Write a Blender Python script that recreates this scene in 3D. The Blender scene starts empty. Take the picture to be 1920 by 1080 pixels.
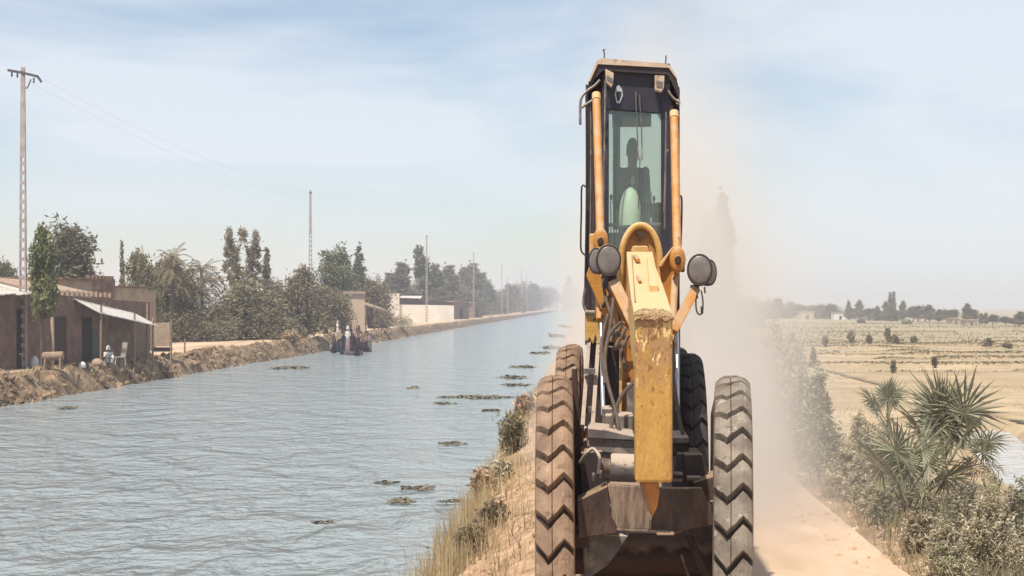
import bpy, bmesh, math, random
import numpy as np
from mathutils import Vector, Matrix, Euler
R = math.radians
PI = math.pi
scene = bpy.context.scene
COL = scene.collection

# ------------------------------------------------------------------ camera
EYE = 4.8            # eye height above the dyke road
F = 3000.0           # focal length in pixels of the 1920 px wide frame
HORIZON = 575.0
cd = bpy.data.cameras.new('camera')
cam = bpy.data.objects.new('camera', cd); COL.objects.link(cam)
cam.location = (0, 0, EYE); cam.rotation_euler = (R(90), 0, 0)
cd.sensor_width = 36.0; cd.lens = 36.0 * F / 1920.0
cd.shift_y = (HORIZON - 540.0) / 1920.0
cd.clip_start = 0.5; cd.clip_end = 20000
scene.camera = cam
scene.render.resolution_x = 1024; scene.render.resolution_y = 576

# ------------------------------------------------------------------ sun, sky, exposure
SUN_EL = 61.0
SUN_AZ = 208.0       # compass bearing the light comes from, 0 = +Y, 90 = +X
sd = Vector((math.sin(R(SUN_AZ)) * math.cos(R(SUN_EL)), math.cos(R(SUN_AZ)) * math.cos(R(SUN_EL)), math.sin(R(SUN_EL))))
sl = bpy.data.lights.new('sun', 'SUN'); sl.energy = 4.4; sl.angle = R(0.6); sl.color = (1.0, 0.93, 0.82)
so = bpy.data.objects.new('sun', sl); COL.objects.link(so)
so.rotation_euler = sd.to_track_quat('Z', 'Y').to_euler(); so.location = (-30, -10, 60)
w = bpy.data.worlds.new("World"); scene.world = w; w.use_nodes = True
nt = w.node_tree; N = nt.nodes; L = nt.links; N.clear()
sky = N.new('ShaderNodeTexSky'); sky.sky_type = 'NISHITA'; sky.sun_disc = False
sky.sun_elevation = R(SUN_EL); sky.sun_rotation = R(SUN_AZ); sky.air_density = 1.0; sky.dust_density = 0.6; sky.ozone_density = 1.3
tc = N.new('ShaderNodeTexCoord'); mp = N.new('ShaderNodeMapping'); mp.inputs['Scale'].default_value = (3.0, 3.0, 11.0)
mp.inputs['Rotation'].default_value = (0.0, R(9), 0.0); mp.inputs['Location'].default_value = (0.35, 0.2, 0.1)
L.new(tc.outputs['Generated'], mp.inputs['Vector'])
n1 = N.new('ShaderNodeTexNoise'); n1.inputs['Scale'].default_value = 1.1; n1.inputs['Detail'].default_value = 7; n1.inputs['Roughness'].default_value = 0.5
n1.inputs['Distortion'].default_value = 0.5
L.new(mp.outputs['Vector'], n1.inputs['Vector'])
cr = N.new('ShaderNodeValToRGB'); cr.color_ramp.elements[0].position = 0.40; cr.color_ramp.elements[0].color = (0.12,) * 3 + (1,)
cr.color_ramp.elements[1].position = 0.60; cr.color_ramp.elements[1].color = (0.8,) * 3 + (1,)
L.new(n1.outputs['Fac'], cr.inputs['Fac'])
mx = N.new('ShaderNodeMix'); mx.data_type = 'RGBA'
L.new(cr.outputs['Color'], mx.inputs['Factor']); L.new(sky.outputs['Color'], mx.inputs['A'])
mx.inputs['B'].default_value = (6.6, 7.0, 7.6, 1)
bg = N.new('ShaderNodeBackground'); bg.inputs['Strength'].default_value = 0.095
L.new(mx.outputs['Result'], bg.inputs['Color'])
wo = N.new('ShaderNodeOutputWorld'); L.new(bg.outputs['Background'], wo.inputs['Surface'])
scene.view_settings.view_transform = 'Standard'; scene.view_settings.look = 'None'
scene.view_settings.exposure = 0.42; scene.view_settings.gamma = 1.0
cy = scene.cycles
cy.use_denoising = True; cy.max_bounces = 8; cy.diffuse_bounces = 3; cy.glossy_bounces = 3
cy.transmission_bounces = 6; cy.transparent_max_bounces = 24; cy.volume_bounces = 2
cy.volume_step_rate = 2.0; cy.volume_max_steps = 96
cy.caustics_reflective = False; cy.caustics_refractive = False

# ------------------------------------------------------------------ pixel <-> world
def P(px, py, Y):
    return Vector(((px - 960.0) / F * Y, Y, EYE - (py - HORIZON) / F * Y))
CANAL = 0.045        # the canal and dyke run towards +Y with this drift in X
def lat(x, y): return x - CANAL * y

# ------------------------------------------------------------------ noise
def vnoise(x, y, seed=0):
    x = np.asarray(x, dtype=float); y = np.asarray(y, dtype=float)
    xi = np.floor(x).astype(np.int64); yi = np.floor(y).astype(np.int64)
    xf = x - xi; yf = y - yi
    u = xf * xf * (3 - 2 * xf); v = yf * yf * (3 - 2 * yf)
    def h(a, b):
        n = (a * 374761393 + b * 668265263 + seed * 144665) & 0x7fffffff
        n = ((n ^ (n >> 13)) * 1274126177) & 0x7fffffff
        return ((n ^ (n >> 16)) & 0xffff) / 65535.0
    return (h(xi, yi) * (1 - u) + h(xi + 1, yi) * u) * (1 - v) + (h(xi, yi + 1) * (1 - u) + h(xi + 1, yi + 1) * u) * v
def fbm(x, y, o=4, seed=0):
    s = 0; a = 0.5; t = 0
    for i in range(o):
        s = s + a * vnoise(x * 2 ** i, y * 2 ** i, seed + i); t += a; a *= 0.55
    return s / t

# ------------------------------------------------------------------ materials
def mat(name, c1, c2=None, c3=None, scale=3.0, rough=0.8, bump=0.0, bscale=None, metal=0.0, spec=0.3, detail=6, coord='Object',
        stretch=(1, 1, 1), lo=0.35, hi=0.65, dust=None, dustamt=0.5, island=0.0, transl=0.0, distort=0.0):
    m = bpy.data.materials.new(name); m.use_nodes = True
    nt = m.node_tree; N = nt.nodes; L = nt.links
    b = N['Principled BSDF']; b.inputs['Roughness'].default_value = rough; b.inputs['Metallic'].default_value = metal
    b.inputs['Specular IOR Level'].default_value = spec
    c2 = c2 or tuple(x * 0.75 for x in c1)
    tc = N.new('ShaderNodeTexCoord'); mp = N.new('ShaderNodeMapping'); mp.inputs['Scale'].default_value = stretch
    L.new(tc.outputs[coord], mp.inputs['Vector'])
    n = N.new('ShaderNodeTexNoise'); n.inputs['Scale'].default_value = scale; n.inputs['Detail'].default_value = detail
    n.inputs['Roughness'].default_value = 0.62; n.inputs['Distortion'].default_value = distort
    L.new(mp.outputs['Vector'], n.inputs['Vector'])
    r = N.new('ShaderNodeValToRGB'); e = r.color_ramp.elements
    e[0].position = lo; e[0].color = (*c2, 1); e[1].position = hi; e[1].color = (*c1, 1)
    if c3:
        k = e.new(min(0.99, hi + 0.1)); k.color = (*c3, 1)
    L.new(n.outputs['Fac'], r.inputs['Fac'])
    out = r.outputs['Color']
    if island:
        g = N.new('ShaderNodeNewGeometry'); oi = N.new('ShaderNodeObjectInfo')
        hs = N.new('ShaderNodeHueSaturation')
        ma = N.new('ShaderNodeMapRange'); ma.inputs['To Min'].default_value = 1 - island; ma.inputs['To Max'].default_value = 1 + island
        L.new(g.outputs['Random Per Island'], ma.inputs['Value']); L.new(ma.outputs['Result'], hs.inputs['Value'])
        mh = N.new('ShaderNodeMapRange'); mh.inputs['To Min'].default_value = 0.475; mh.inputs['To Max'].default_value = 0.515
        L.new(oi.outputs['Random'], mh.inputs['Value']); L.new(mh.outputs['Result'], hs.inputs['Hue'])
        L.new(out, hs.inputs['Color']); out = hs.outputs['Color']
    if dust:
        g = N.new('ShaderNodeNewGeometry'); s = N.new('ShaderNodeSeparateXYZ'); L.new(g.outputs['Normal'], s.inputs['Vector'])
        n2 = N.new('ShaderNodeTexNoise'); n2.inputs['Scale'].default_value = 5.0; n2.inputs['Detail'].default_value = 5
        L.new(tc.outputs['Object'], n2.inputs['Vector'])
        ma = N.new('ShaderNodeMath'); ma.operation = 'MULTIPLY_ADD'; ma.inputs[1].default_value = 0.75
        L.new(s.outputs['Z'], ma.inputs[0]); L.new(n2.outputs['Fac'], ma.inputs[2])
        mr = N.new('ShaderNodeMapRange'); mr.inputs['From Min'].default_value = 0.95 - dustamt; mr.inputs['From Max'].default_value = 1.25 - dustamt
        L.new(ma.outputs['Value'], mr.inputs['Value'])
        mx = N.new('ShaderNodeMix'); mx.data_type = 'RGBA'; mx.inputs['B'].default_value = (*dust, 1)
        L.new(mr.outputs['Result'], mx.inputs['Factor']); L.new(out, mx.inputs['A']); out = mx.outputs['Result']
        m2 = N.new('ShaderNodeMapRange'); m2.inputs['To Min'].default_value = rough; m2.inputs['To Max'].default_value = 0.9
        L.new(mr.outputs['Result'], m2.inputs['Value']); L.new(m2.outputs['Result'], b.inputs['Roughness'])
    L.new(out, b.inputs['Base Color'])
    if bump:
        nb = N.new('ShaderNodeTexNoise'); nb.inputs['Scale'].default_value = bscale or scale * 4; nb.inputs['Detail'].default_value = 6
        L.new(mp.outputs['Vector'], nb.inputs['Vector'])
        bm_ = N.new('ShaderNodeBump'); bm_.inputs['Strength'].default_value = bump; bm_.inputs['Distance'].default_value = 0.1
        L.new(nb.outputs['Fac'], bm_.inputs['Height']); L.new(bm_.outputs['Normal'], b.inputs['Normal'])
    if transl:
        t = N.new('ShaderNodeBsdfTranslucent'); L.new(out, t.inputs['Color'])
        ms = N.new('ShaderNodeMixShader'); ms.inputs['Fac'].default_value = transl
        L.new(b.outputs['BSDF'], ms.inputs[1]); L.new(t.outputs['BSDF'], ms.inputs[2])
        L.new(ms.outputs['Shader'], N['Material Output'].inputs['Surface'])
    return m

DUSTC = (0.44, 0.30, 0.18)
M = {}
M['bank'] = mat('bank_soil', (0.34, 0.24, 0.155), (0.13, 0.085, 0.055), (0.46, 0.34, 0.23), scale=0.7, bump=1.0, bscale=2.5, rough=0.95, spec=0.1)
M['shore'] = mat('shore_soil', (0.62, 0.45, 0.31), (0.36, 0.25, 0.165), scale=0.18, bump=0.5, bscale=1.5, rough=0.95, spec=0.1)
M['slope'] = mat('slope_soil', (0.52, 0.35, 0.22), (0.28, 0.175, 0.105), (0.62, 0.46, 0.32), scale=1.6, bump=0.9, bscale=7, rough=0.95, spec=0.1)
M['road'] = mat('road_dust', (0.60, 0.44, 0.315), (0.47, 0.335, 0.23), (0.66, 0.5, 0.37), scale=0.8, bump=0.35, bscale=6, rough=0.97, spec=0.05, stretch=(1, 0.35, 1))
M['verge'] = mat('verge_soil', (0.36, 0.26, 0.165), (0.2, 0.14, 0.085), (0.45, 0.35, 0.23), scale=1.0, bump=0.9, bscale=6, rough=0.95, spec=0.1)
M['field'] = mat('dry_field', (0.46, 0.35, 0.22), (0.28, 0.21, 0.13), (0.54, 0.43, 0.295), scale=0.22, bump=0.7, bscale=2.5, rough=0.95, spec=0.1, stretch=(0.5, 1, 1), detail=9)
M['bed'] = mat('canal_bed', (0.16, 0.13, 0.09), rough=0.9)
M['mud'] = mat('mud_plaster', (0.25, 0.155, 0.115), (0.145, 0.088, 0.066), (0.33, 0.22, 0.165), scale=0.9, bump=0.9, bscale=5, rough=0.95, spec=0.1, lo=0.3, hi=0.6)
M['mudlight'] = mat('mud_light', (0.42, 0.31, 0.225), (0.31, 0.22, 0.155), scale=0.8, bump=0.5, bscale=4, rough=0.95, spec=0.1)
M['beige'] = mat('beige_render', (0.56, 0.42, 0.30), (0.46, 0.335, 0.235), scale=0.5, bump=0.4, bscale=3, rough=0.95, spec=0.1)
M['cream'] = mat('cream_render', (0.86, 0.78, 0.66), (0.76, 0.66, 0.54), scale=0.35, bump=0.3, bscale=3, rough=0.9, spec=0.1)
M['tin'] = mat('tin_sheet', (0.70, 0.66, 0.60), (0.52, 0.45, 0.38), scale=1.0, rough=0.5, metal=0.15, spec=0.4)
M['tin'].node_tree.nodes['Principled BSDF'].inputs['Roughness'].default_value = 0.55
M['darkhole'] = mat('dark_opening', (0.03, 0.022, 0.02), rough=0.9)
M['wood'] = mat('weathered_wood', (0.36, 0.25, 0.17), (0.2, 0.14, 0.095), scale=4, rough=0.9, bump=0.3)
M['plast'] = mat('pale_plastic', (0.40, 0.35, 0.31), (0.32, 0.27, 0.24), rough=0.6)
M['white'] = mat('white_cloth', (0.75, 0.73, 0.7), (0.6, 0.57, 0.54), rough=0.9)
M['concrete'] = mat('pole_concrete', (0.40, 0.34, 0.33), (0.29, 0.24, 0.23), scale=1.5, rough=0.9)
M['wire'] = mat('dull_wire', (0.42, 0.42, 0.44), (0.36, 0.36, 0.38), rough=0.6)
M['iron'] = mat('dark_iron', (0.10, 0.09, 0.09), (0.05, 0.045, 0.045), rough=0.6)
M['bark'] = mat('bark', (0.17, 0.125, 0.09), (0.09, 0.065, 0.048), scale=6, rough=0.95, bump=0.5)
M['leafdark'] = mat('leaf_dark', (0.19, 0.18, 0.105), (0.12, 0.115, 0.065), scale=2, rough=0.7, island=0.35, transl=0.2)
M['leafgrey'] = mat('leaf_grey', (0.31, 0.26, 0.165), (0.19, 0.16, 0.10), scale=2, rough=0.8, island=0.35, transl=0.2)
M['leafolive'] = mat('leaf_olive', (0.265, 0.215, 0.125), (0.165, 0.135, 0.08), scale=2, rough=0.8, island=0.4, transl=0.2)
M['leafbright'] = mat('leaf_bright', (0.22, 0.235, 0.10), (0.13, 0.15, 0.065), scale=2, rough=0.7, island=0.35, transl=0.25)
M['leafpale'] = mat('leaf_pale', (0.52, 0.455, 0.31), (0.33, 0.295, 0.195), scale=3, rough=0.8, island=0.45, transl=0.25)
M['shrubleaf'] = mat('leaf_shrub', (0.38, 0.355, 0.24), (0.24, 0.23, 0.15), scale=2, rough=0.8, island=0.45, transl=0.25)
M['fan'] = mat('fan_leaf', (0.27, 0.265, 0.17), (0.16, 0.165, 0.10), scale=3, rough=0.55, island=0.3, transl=0.15)
M['fandry'] = mat('fan_leaf_dry', (0.34, 0.27, 0.17), (0.22, 0.17, 0.10), scale=3, rough=0.8, island=0.3, transl=0.15)
M['straw'] = mat('straw', (0.50, 0.38, 0.22), (0.33, 0.25, 0.14), scale=2, rough=0.9, island=0.45, transl=0.25)
M['scrub'] = mat('scrub_green', (0.27, 0.25, 0.15), (0.17, 0.155, 0.09), scale=2, rough=0.9, island=0.45, transl=0.2)
M['weed'] = mat('water_weed', (0.20, 0.18, 0.13), (0.11, 0.10, 0.075), scale=3, rough=0.8, island=0.4)
M['skin'] = mat('dark_skin', (0.10, 0.055, 0.035), (0.085, 0.045, 0.03), rough=0.6)
# machine
M['yellow'] = mat('worn_yellow', (0.52, 0.225, 0.042), (0.40, 0.165, 0.032), scale=3.0, rough=0.5, dust=DUSTC, dustamt=0.2, bump=0.12, bscale=30, spec=0.4)
M['orange'] = mat('deep_yellow', (0.46, 0.19, 0.035), (0.33, 0.13, 0.03), scale=3.0, rough=0.5, dust=DUSTC, dustamt=0.3, spec=0.4)
M['black'] = mat('black_paint', (0.030, 0.022, 0.025), (0.045, 0.03, 0.03), scale=3, rough=0.55, dust=(0.30, 0.21, 0.15), dustamt=0.22)
M['navy'] = mat('cab_panel', (0.022, 0.022, 0.034), (0.035, 0.030, 0.042), scale=3, rough=0.45)
M['maroon'] = mat('brown_primer', (0.07, 0.034, 0.025), (0.04, 0.02, 0.017), scale=3, rough=0.7, dust=(0.3, 0.2, 0.14), dustamt=0.25)
M['greydust'] = mat('dusty_steel', (0.17, 0.15, 0.14), (0.09, 0.075, 0.07), scale=4, rough=0.7, dust=(0.42, 0.33, 0.26), dustamt=0.42)
M['shaderust'] = mat('shaded_rusty_plate', (0.10, 0.060, 0.044), (0.045, 0.028, 0.023), (0.19, 0.12, 0.08), scale=3.5, rough=0.8, bump=0.3, bscale=14, dust=(0.30, 0.20, 0.13), dustamt=0.18, stretch=(2, 1, 0.7))  # rust colours, darkened to paint the shade low on the machine
M['scraped'] = mat('scraped_steel', (0.27, 0.20, 0.145), (0.10, 0.065, 0.048), (0.62, 0.48, 0.33), scale=4.5, rough=0.6, metal=0.1, bump=0.25, bscale=14, stretch=(3, 1, 0.6))
M['chrome'] = mat('chrome_rod', (0.55, 0.54, 0.55), (0.45, 0.44, 0.45), rough=0.25, metal=0.8)
M['rubberR'] = mat('tyre_rubber', (0.28, 0.235, 0.19), (0.155, 0.125, 0.10), scale=2.6, rough=0.92, spec=0.15, bump=0.15, bscale=40)
M['rubberL'] = mat('tyre_rubber_muddy', (0.34, 0.225, 0.15), (0.155, 0.10, 0.07), scale=2.0, rough=0.92, spec=0.15, bump=0.15, bscale=40)
M['rubbershade'] = mat('tyre_rubber_shaded', (0.060, 0.050, 0.048), (0.045, 0.036, 0.034), scale=2, rough=0.85, spec=0.2)  # darkened copy of the tyre rubber, shade put into its colour
M['grooveshade'] = mat('shaded_groove_rubber', (0.075, 0.055, 0.043), rough=0.95, spec=0.1)  # near-black tone paints shade into the tread recesses
M['hose'] = mat('hose_rubber', (0.12, 0.085, 0.062), (0.07, 0.05, 0.04), scale=8, rough=0.7)
M['roofcream'] = mat('dusty_roof', (0.56, 0.43, 0.32), (0.44, 0.32, 0.23), scale=3, rough=0.85)
M['lens'] = mat('dusty_lens', (0.19, 0.16, 0.14), (0.12, 0.10, 0.09), scale=6, rough=0.35, spec=0.5)
M['emblem'] = mat('emblem_silver', (0.42, 0.44, 0.47), (0.35, 0.37, 0.4), rough=0.5)
M['console'] = mat('pale_console', (0.72, 0.76, 0.58), (0.62, 0.66, 0.5), rough=0.5)
M['cloth'] = mat('dark_cloth', (0.035, 0.04, 0.05), (0.025, 0.03, 0.04), rough=0.9)
M['mudcap'] = mat('caked_soil', (0.56, 0.38, 0.21), (0.36, 0.22, 0.11), scale=9, rough=0.97, bump=1.0, bscale=22)

# scratched beam paint: ochre, with chips down to bright primer and brown gouges in a band near the top
def beam_mat():
    m = mat('scraped_ochre', (0.50, 0.285, 0.075), (0.38, 0.20, 0.05), scale=2.2, rough=0.6, bump=0.25, bscale=18, stretch=(2, 1, 0.6))
    N = m.node_tree.nodes; L = m.node_tree.links; b = N['Principled BSDF']
    base = b.inputs['Base Color'].links[0].from_socket
    tc = N.new('ShaderNodeTexCoord')
    def mask(scale, st, lo, hi, seed):
        mp = N.new('ShaderNodeMapping'); mp.inputs['Scale'].default_value = st; mp.inputs['Location'].default_value = (seed, seed * 2, seed)
        n = N.new('ShaderNodeTexNoise'); n.inputs['Scale'].default_value = scale; n.inputs['Detail'].default_value = 4; n.inputs['Distortion'].default_value = 1.2
        L.new(tc.outputs['Object'], mp.inputs['Vector']); L.new(mp.outputs['Vector'], n.inputs['Vector'])
        r = N.new('ShaderNodeMapRange'); r.inputs['From Min'].default_value = lo; r.inputs['From Max'].default_value = hi
        L.new(n.outputs['Fac'], r.inputs['Value']); return r.outputs['Result']
    sp = N.new('ShaderNodeSeparateXYZ'); L.new(tc.outputs['Object'], sp.inputs['Vector'])
    band = N.new('ShaderNodeMapRange'); band.inputs['From Min'].default_value = 3.95; band.inputs['From Max'].default_value = 4.25
    L.new(sp.outputs['Z'], band.inputs['Value'])
    def mixin(base, col, fac, f2=None, k=1.0):
        if f2 is not None:
            q = N.new('ShaderNodeMath'); q.operation = 'MULTIPLY'; L.new(fac, q.inputs[0]); L.new(f2, q.inputs[1]); fac = q.outputs[0]
        q = N.new('ShaderNodeMath'); q.operation = 'MULTIPLY'; q.inputs[1].default_value = k; L.new(fac, q.inputs[0])
        x = N.new('ShaderNodeMix'); x.data_type = 'RGBA'; x.inputs['B'].default_value = (*col, 1)
        L.new(q.outputs[0], x.inputs['Factor']); L.new(base, x.inputs['A']); return x.outputs['Result']
    o = mixin(base, (0.33, 0.185, 0.085), mask(3, (1, 1, 0.8), 0.40, 0.55, 1), band.outputs['Result'], 0.9)
    o = mixin(o, (0.70, 0.47, 0.20), mask(11, (1.6, 1, 0.6), 0.585, 0.62, 3), band.outputs['Result'], 0.9)
    o = mixin(o, (0.17, 0.08, 0.03), mask(13, (1.6, 1, 0.6), 0.60, 0.63, 7), band.outputs['Result'], 0.9)
    o = mixin(o, (0.20, 0.095, 0.03), mask(9, (1, 1, 1), 0.665, 0.70, 23), None, 0.9)
    L.new(o, b.inputs['Base Color'])
    return m
M['beam'] = beam_mat()

def chips(m, col, scale, lo, hi, seed, st=(1, 1, 1), k=0.9):
    N = m.node_tree.nodes; L = m.node_tree.links; b = N['Principled BSDF']; src = b.inputs['Base Color'].links[0].from_socket
    tc = N.new('ShaderNodeTexCoord'); mp = N.new('ShaderNodeMapping'); mp.inputs['Scale'].default_value = st; mp.inputs['Location'].default_value = (seed, seed * .7, seed * 1.3)
    n = N.new('ShaderNodeTexNoise'); n.inputs['Scale'].default_value = scale; n.inputs['Detail'].default_value = 5; n.inputs['Roughness'].default_value = .7
    L.new(tc.outputs['Object'], mp.inputs['Vector']); L.new(mp.outputs['Vector'], n.inputs['Vector'])
    r = N.new('ShaderNodeMapRange'); r.inputs['From Min'].default_value = lo; r.inputs['From Max'].default_value = hi; r.inputs['To Max'].default_value = k
    L.new(n.outputs['Fac'], r.inputs['Value']); x = N.new('ShaderNodeMix'); x.data_type = 'RGBA'; x.inputs['B'].default_value = (*col, 1)
    L.new(r.outputs['Result'], x.inputs['Factor']); L.new(src, x.inputs['A']); L.new(x.outputs['Result'], b.inputs['Base Color'])
for nm, c_, s_, lo_, hi_ in (('yellow', (.13, .06, .03), 9, .66, .70), ('yellow', (.30, .15, .06), 4, .56, .66), ('orange', (.10, .045, .025), 8, .58, .63), ('greydust', (.06, .04, .035), 10, .58, .66),
        ('black', (.16, .10, .07), 9, .60, .72), ('rubberR', (.12, .095, .078), 11, .56, .66), ('rubberR', (.42, .36, .30), 6, .58, .72), ('rubberL', (.13, .08, .055), 9, .56, .68), ('rubberL', (.46, .32, .22), 5, .58, .72), ('roofcream', (.2, .13, .1), 7, .6, .68), ('mud', (.40, .30, .24), 1.6, .60, .68), ('beige', (.38, .27, .19), 1.2, .58, .68), ('cream', (.55, .42, .31), .8, .58, .7)):
    chips(M[nm], c_, s_, lo_, hi_, s_ * 1.7)
# fallow grey green ground in the far half of the field
N_ = M['field'].node_tree.nodes; L_ = M['field'].node_tree.links; b_ = N_['Principled BSDF']; s0 = b_.inputs['Base Color'].links[0].from_socket
tc_ = N_.new('ShaderNodeTexCoord'); sp_ = N_.new('ShaderNodeSeparateXYZ'); L_.new(tc_.outputs['Object'], sp_.inputs['Vector'])
nz_ = N_.new('ShaderNodeTexNoise'); nz_.inputs['Scale'].default_value = .02; nz_.inputs['Detail'].default_value = 5; mp_ = N_.new('ShaderNodeMapping'); mp_.inputs['Scale'].default_value = (.35, 1.6, 1); L_.new(tc_.outputs['Object'], mp_.inputs['Vector']); L_.new(mp_.outputs['Vector'], nz_.inputs['Vector'])
ma_ = N_.new('ShaderNodeMath'); ma_.operation = 'MULTIPLY_ADD'; ma_.inputs[1].default_value = 330; L_.new(nz_.outputs['Fac'], ma_.inputs[0]); L_.new(sp_.outputs['Y'], ma_.inputs[2])
mr_ = N_.new('ShaderNodeMapRange'); mr_.inputs['From Min'].default_value = 440; mr_.inputs['From Max'].default_value = 500; mr_.inputs['To Max'].default_value = .75; L_.new(ma_.outputs[0], mr_.inputs['Value'])
mx_ = N_.new('ShaderNodeMix'); mx_.data_type = 'RGBA'; mx_.inputs['B'].default_value = (.30, .25, .155, 1); L_.new(mr_.outputs['Result'], mx_.inputs['Factor']); L_.new(s0, mx_.inputs['A']); L_.new(mx_.outputs['Result'], b_.inputs['Base Color'])

def glass_mat():
    m = bpy.data.materials.new('tinted_glass'); m.use_nodes = True
    N = m.node_tree.nodes; L = m.node_tree.links; N.remove(N['Principled BSDF'])
    t = N.new('ShaderNodeBsdfTransparent'); t.inputs['Color'].default_value = (0.87, 0.93, 0.91, 1)
    g = N.new('ShaderNodeBsdfGlossy'); g.inputs['Roughness'].default_value = 0.08; g.inputs['Color'].default_value = (0.8, 0.9, 0.85, 1)
    d = N.new('ShaderNodeBsdfDiffuse'); d.inputs['Color'].default_value = (0.45, 0.42, 0.34, 1)
    a = N.new('ShaderNodeMixShader'); a.inputs['Fac'].default_value = 0.07
    c = N.new('ShaderNodeMixShader'); c.inputs['Fac'].default_value = 0.06
    L.new(t.outputs[0], a.inputs[1]); L.new(g.outputs[0], a.inputs[2])
    L.new(a.outputs[0], c.inputs[1]); L.new(d.outputs[0], c.inputs[2])
    L.new(c.outputs[0], N['Material Output'].inputs['Surface']); return m
M['glass'] = glass_mat()

def water_mat(name, col, sc):
    m = bpy.data.materials.new(name); m.use_nodes = True
    N = m.node_tree.nodes; L = m.node_tree.links; b = N['Principled BSDF']
    b.inputs['Base Color'].default_value = (*col, 1); b.inputs['Roughness'].default_value = 0.12
    b.inputs['IOR'].default_value = 1.33
    tc = N.new('ShaderNodeTexCoord')
    def noise(st, scale, det, dis=0.0):
        mp = N.new('ShaderNodeMapping'); mp.inputs['Scale'].default_value = st
        n = N.new('ShaderNodeTexNoise'); n.inputs['Scale'].default_value = scale; n.inputs['Detail'].default_value = det; n.inputs['Distortion'].default_value = dis
        L.new(tc.outputs['Object'], mp.inputs['Vector']); L.new(mp.outputs['Vector'], n.inputs['Vector']); return n.outputs['Fac']
    a = noise((1, 0.75, 1), 1.6 * sc, 3, 0.4); c = noise((1, 0.6, 1), 0.45 * sc, 3, 0.6); e = noise((1, 1, 1), 6 * sc, 2)
    m1 = N.new('ShaderNodeMath'); m1.operation = 'MULTIPLY_ADD'; m1.inputs[1].default_value = 3.4; L.new(c, m1.inputs[0]); L.new(a, m1.inputs[2])
    m2 = N.new('ShaderNodeMath'); m2.operation = 'MULTIPLY_ADD'; m2.inputs[1].default_value = 0.18; L.new(e, m2.inputs[0]); L.new(m1.outputs[0], m2.inputs[2])
    bp = N.new('ShaderNodeBump'); bp.inputs['Strength'].default_value = 0.9; bp.inputs['Distance'].default_value = 0.42
    L.new(m2.outputs[0], bp.inputs['Height']); L.new(bp.outputs['Normal'], b.inputs['Normal'])
    return m
M['water'] = water_mat('canal_water', (0.26, 0.295, 0.30), 1.0)
M['ditchwater'] = water_mat('ditch_water', (0.45, 0.44, 0.42), 1.2)

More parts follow.
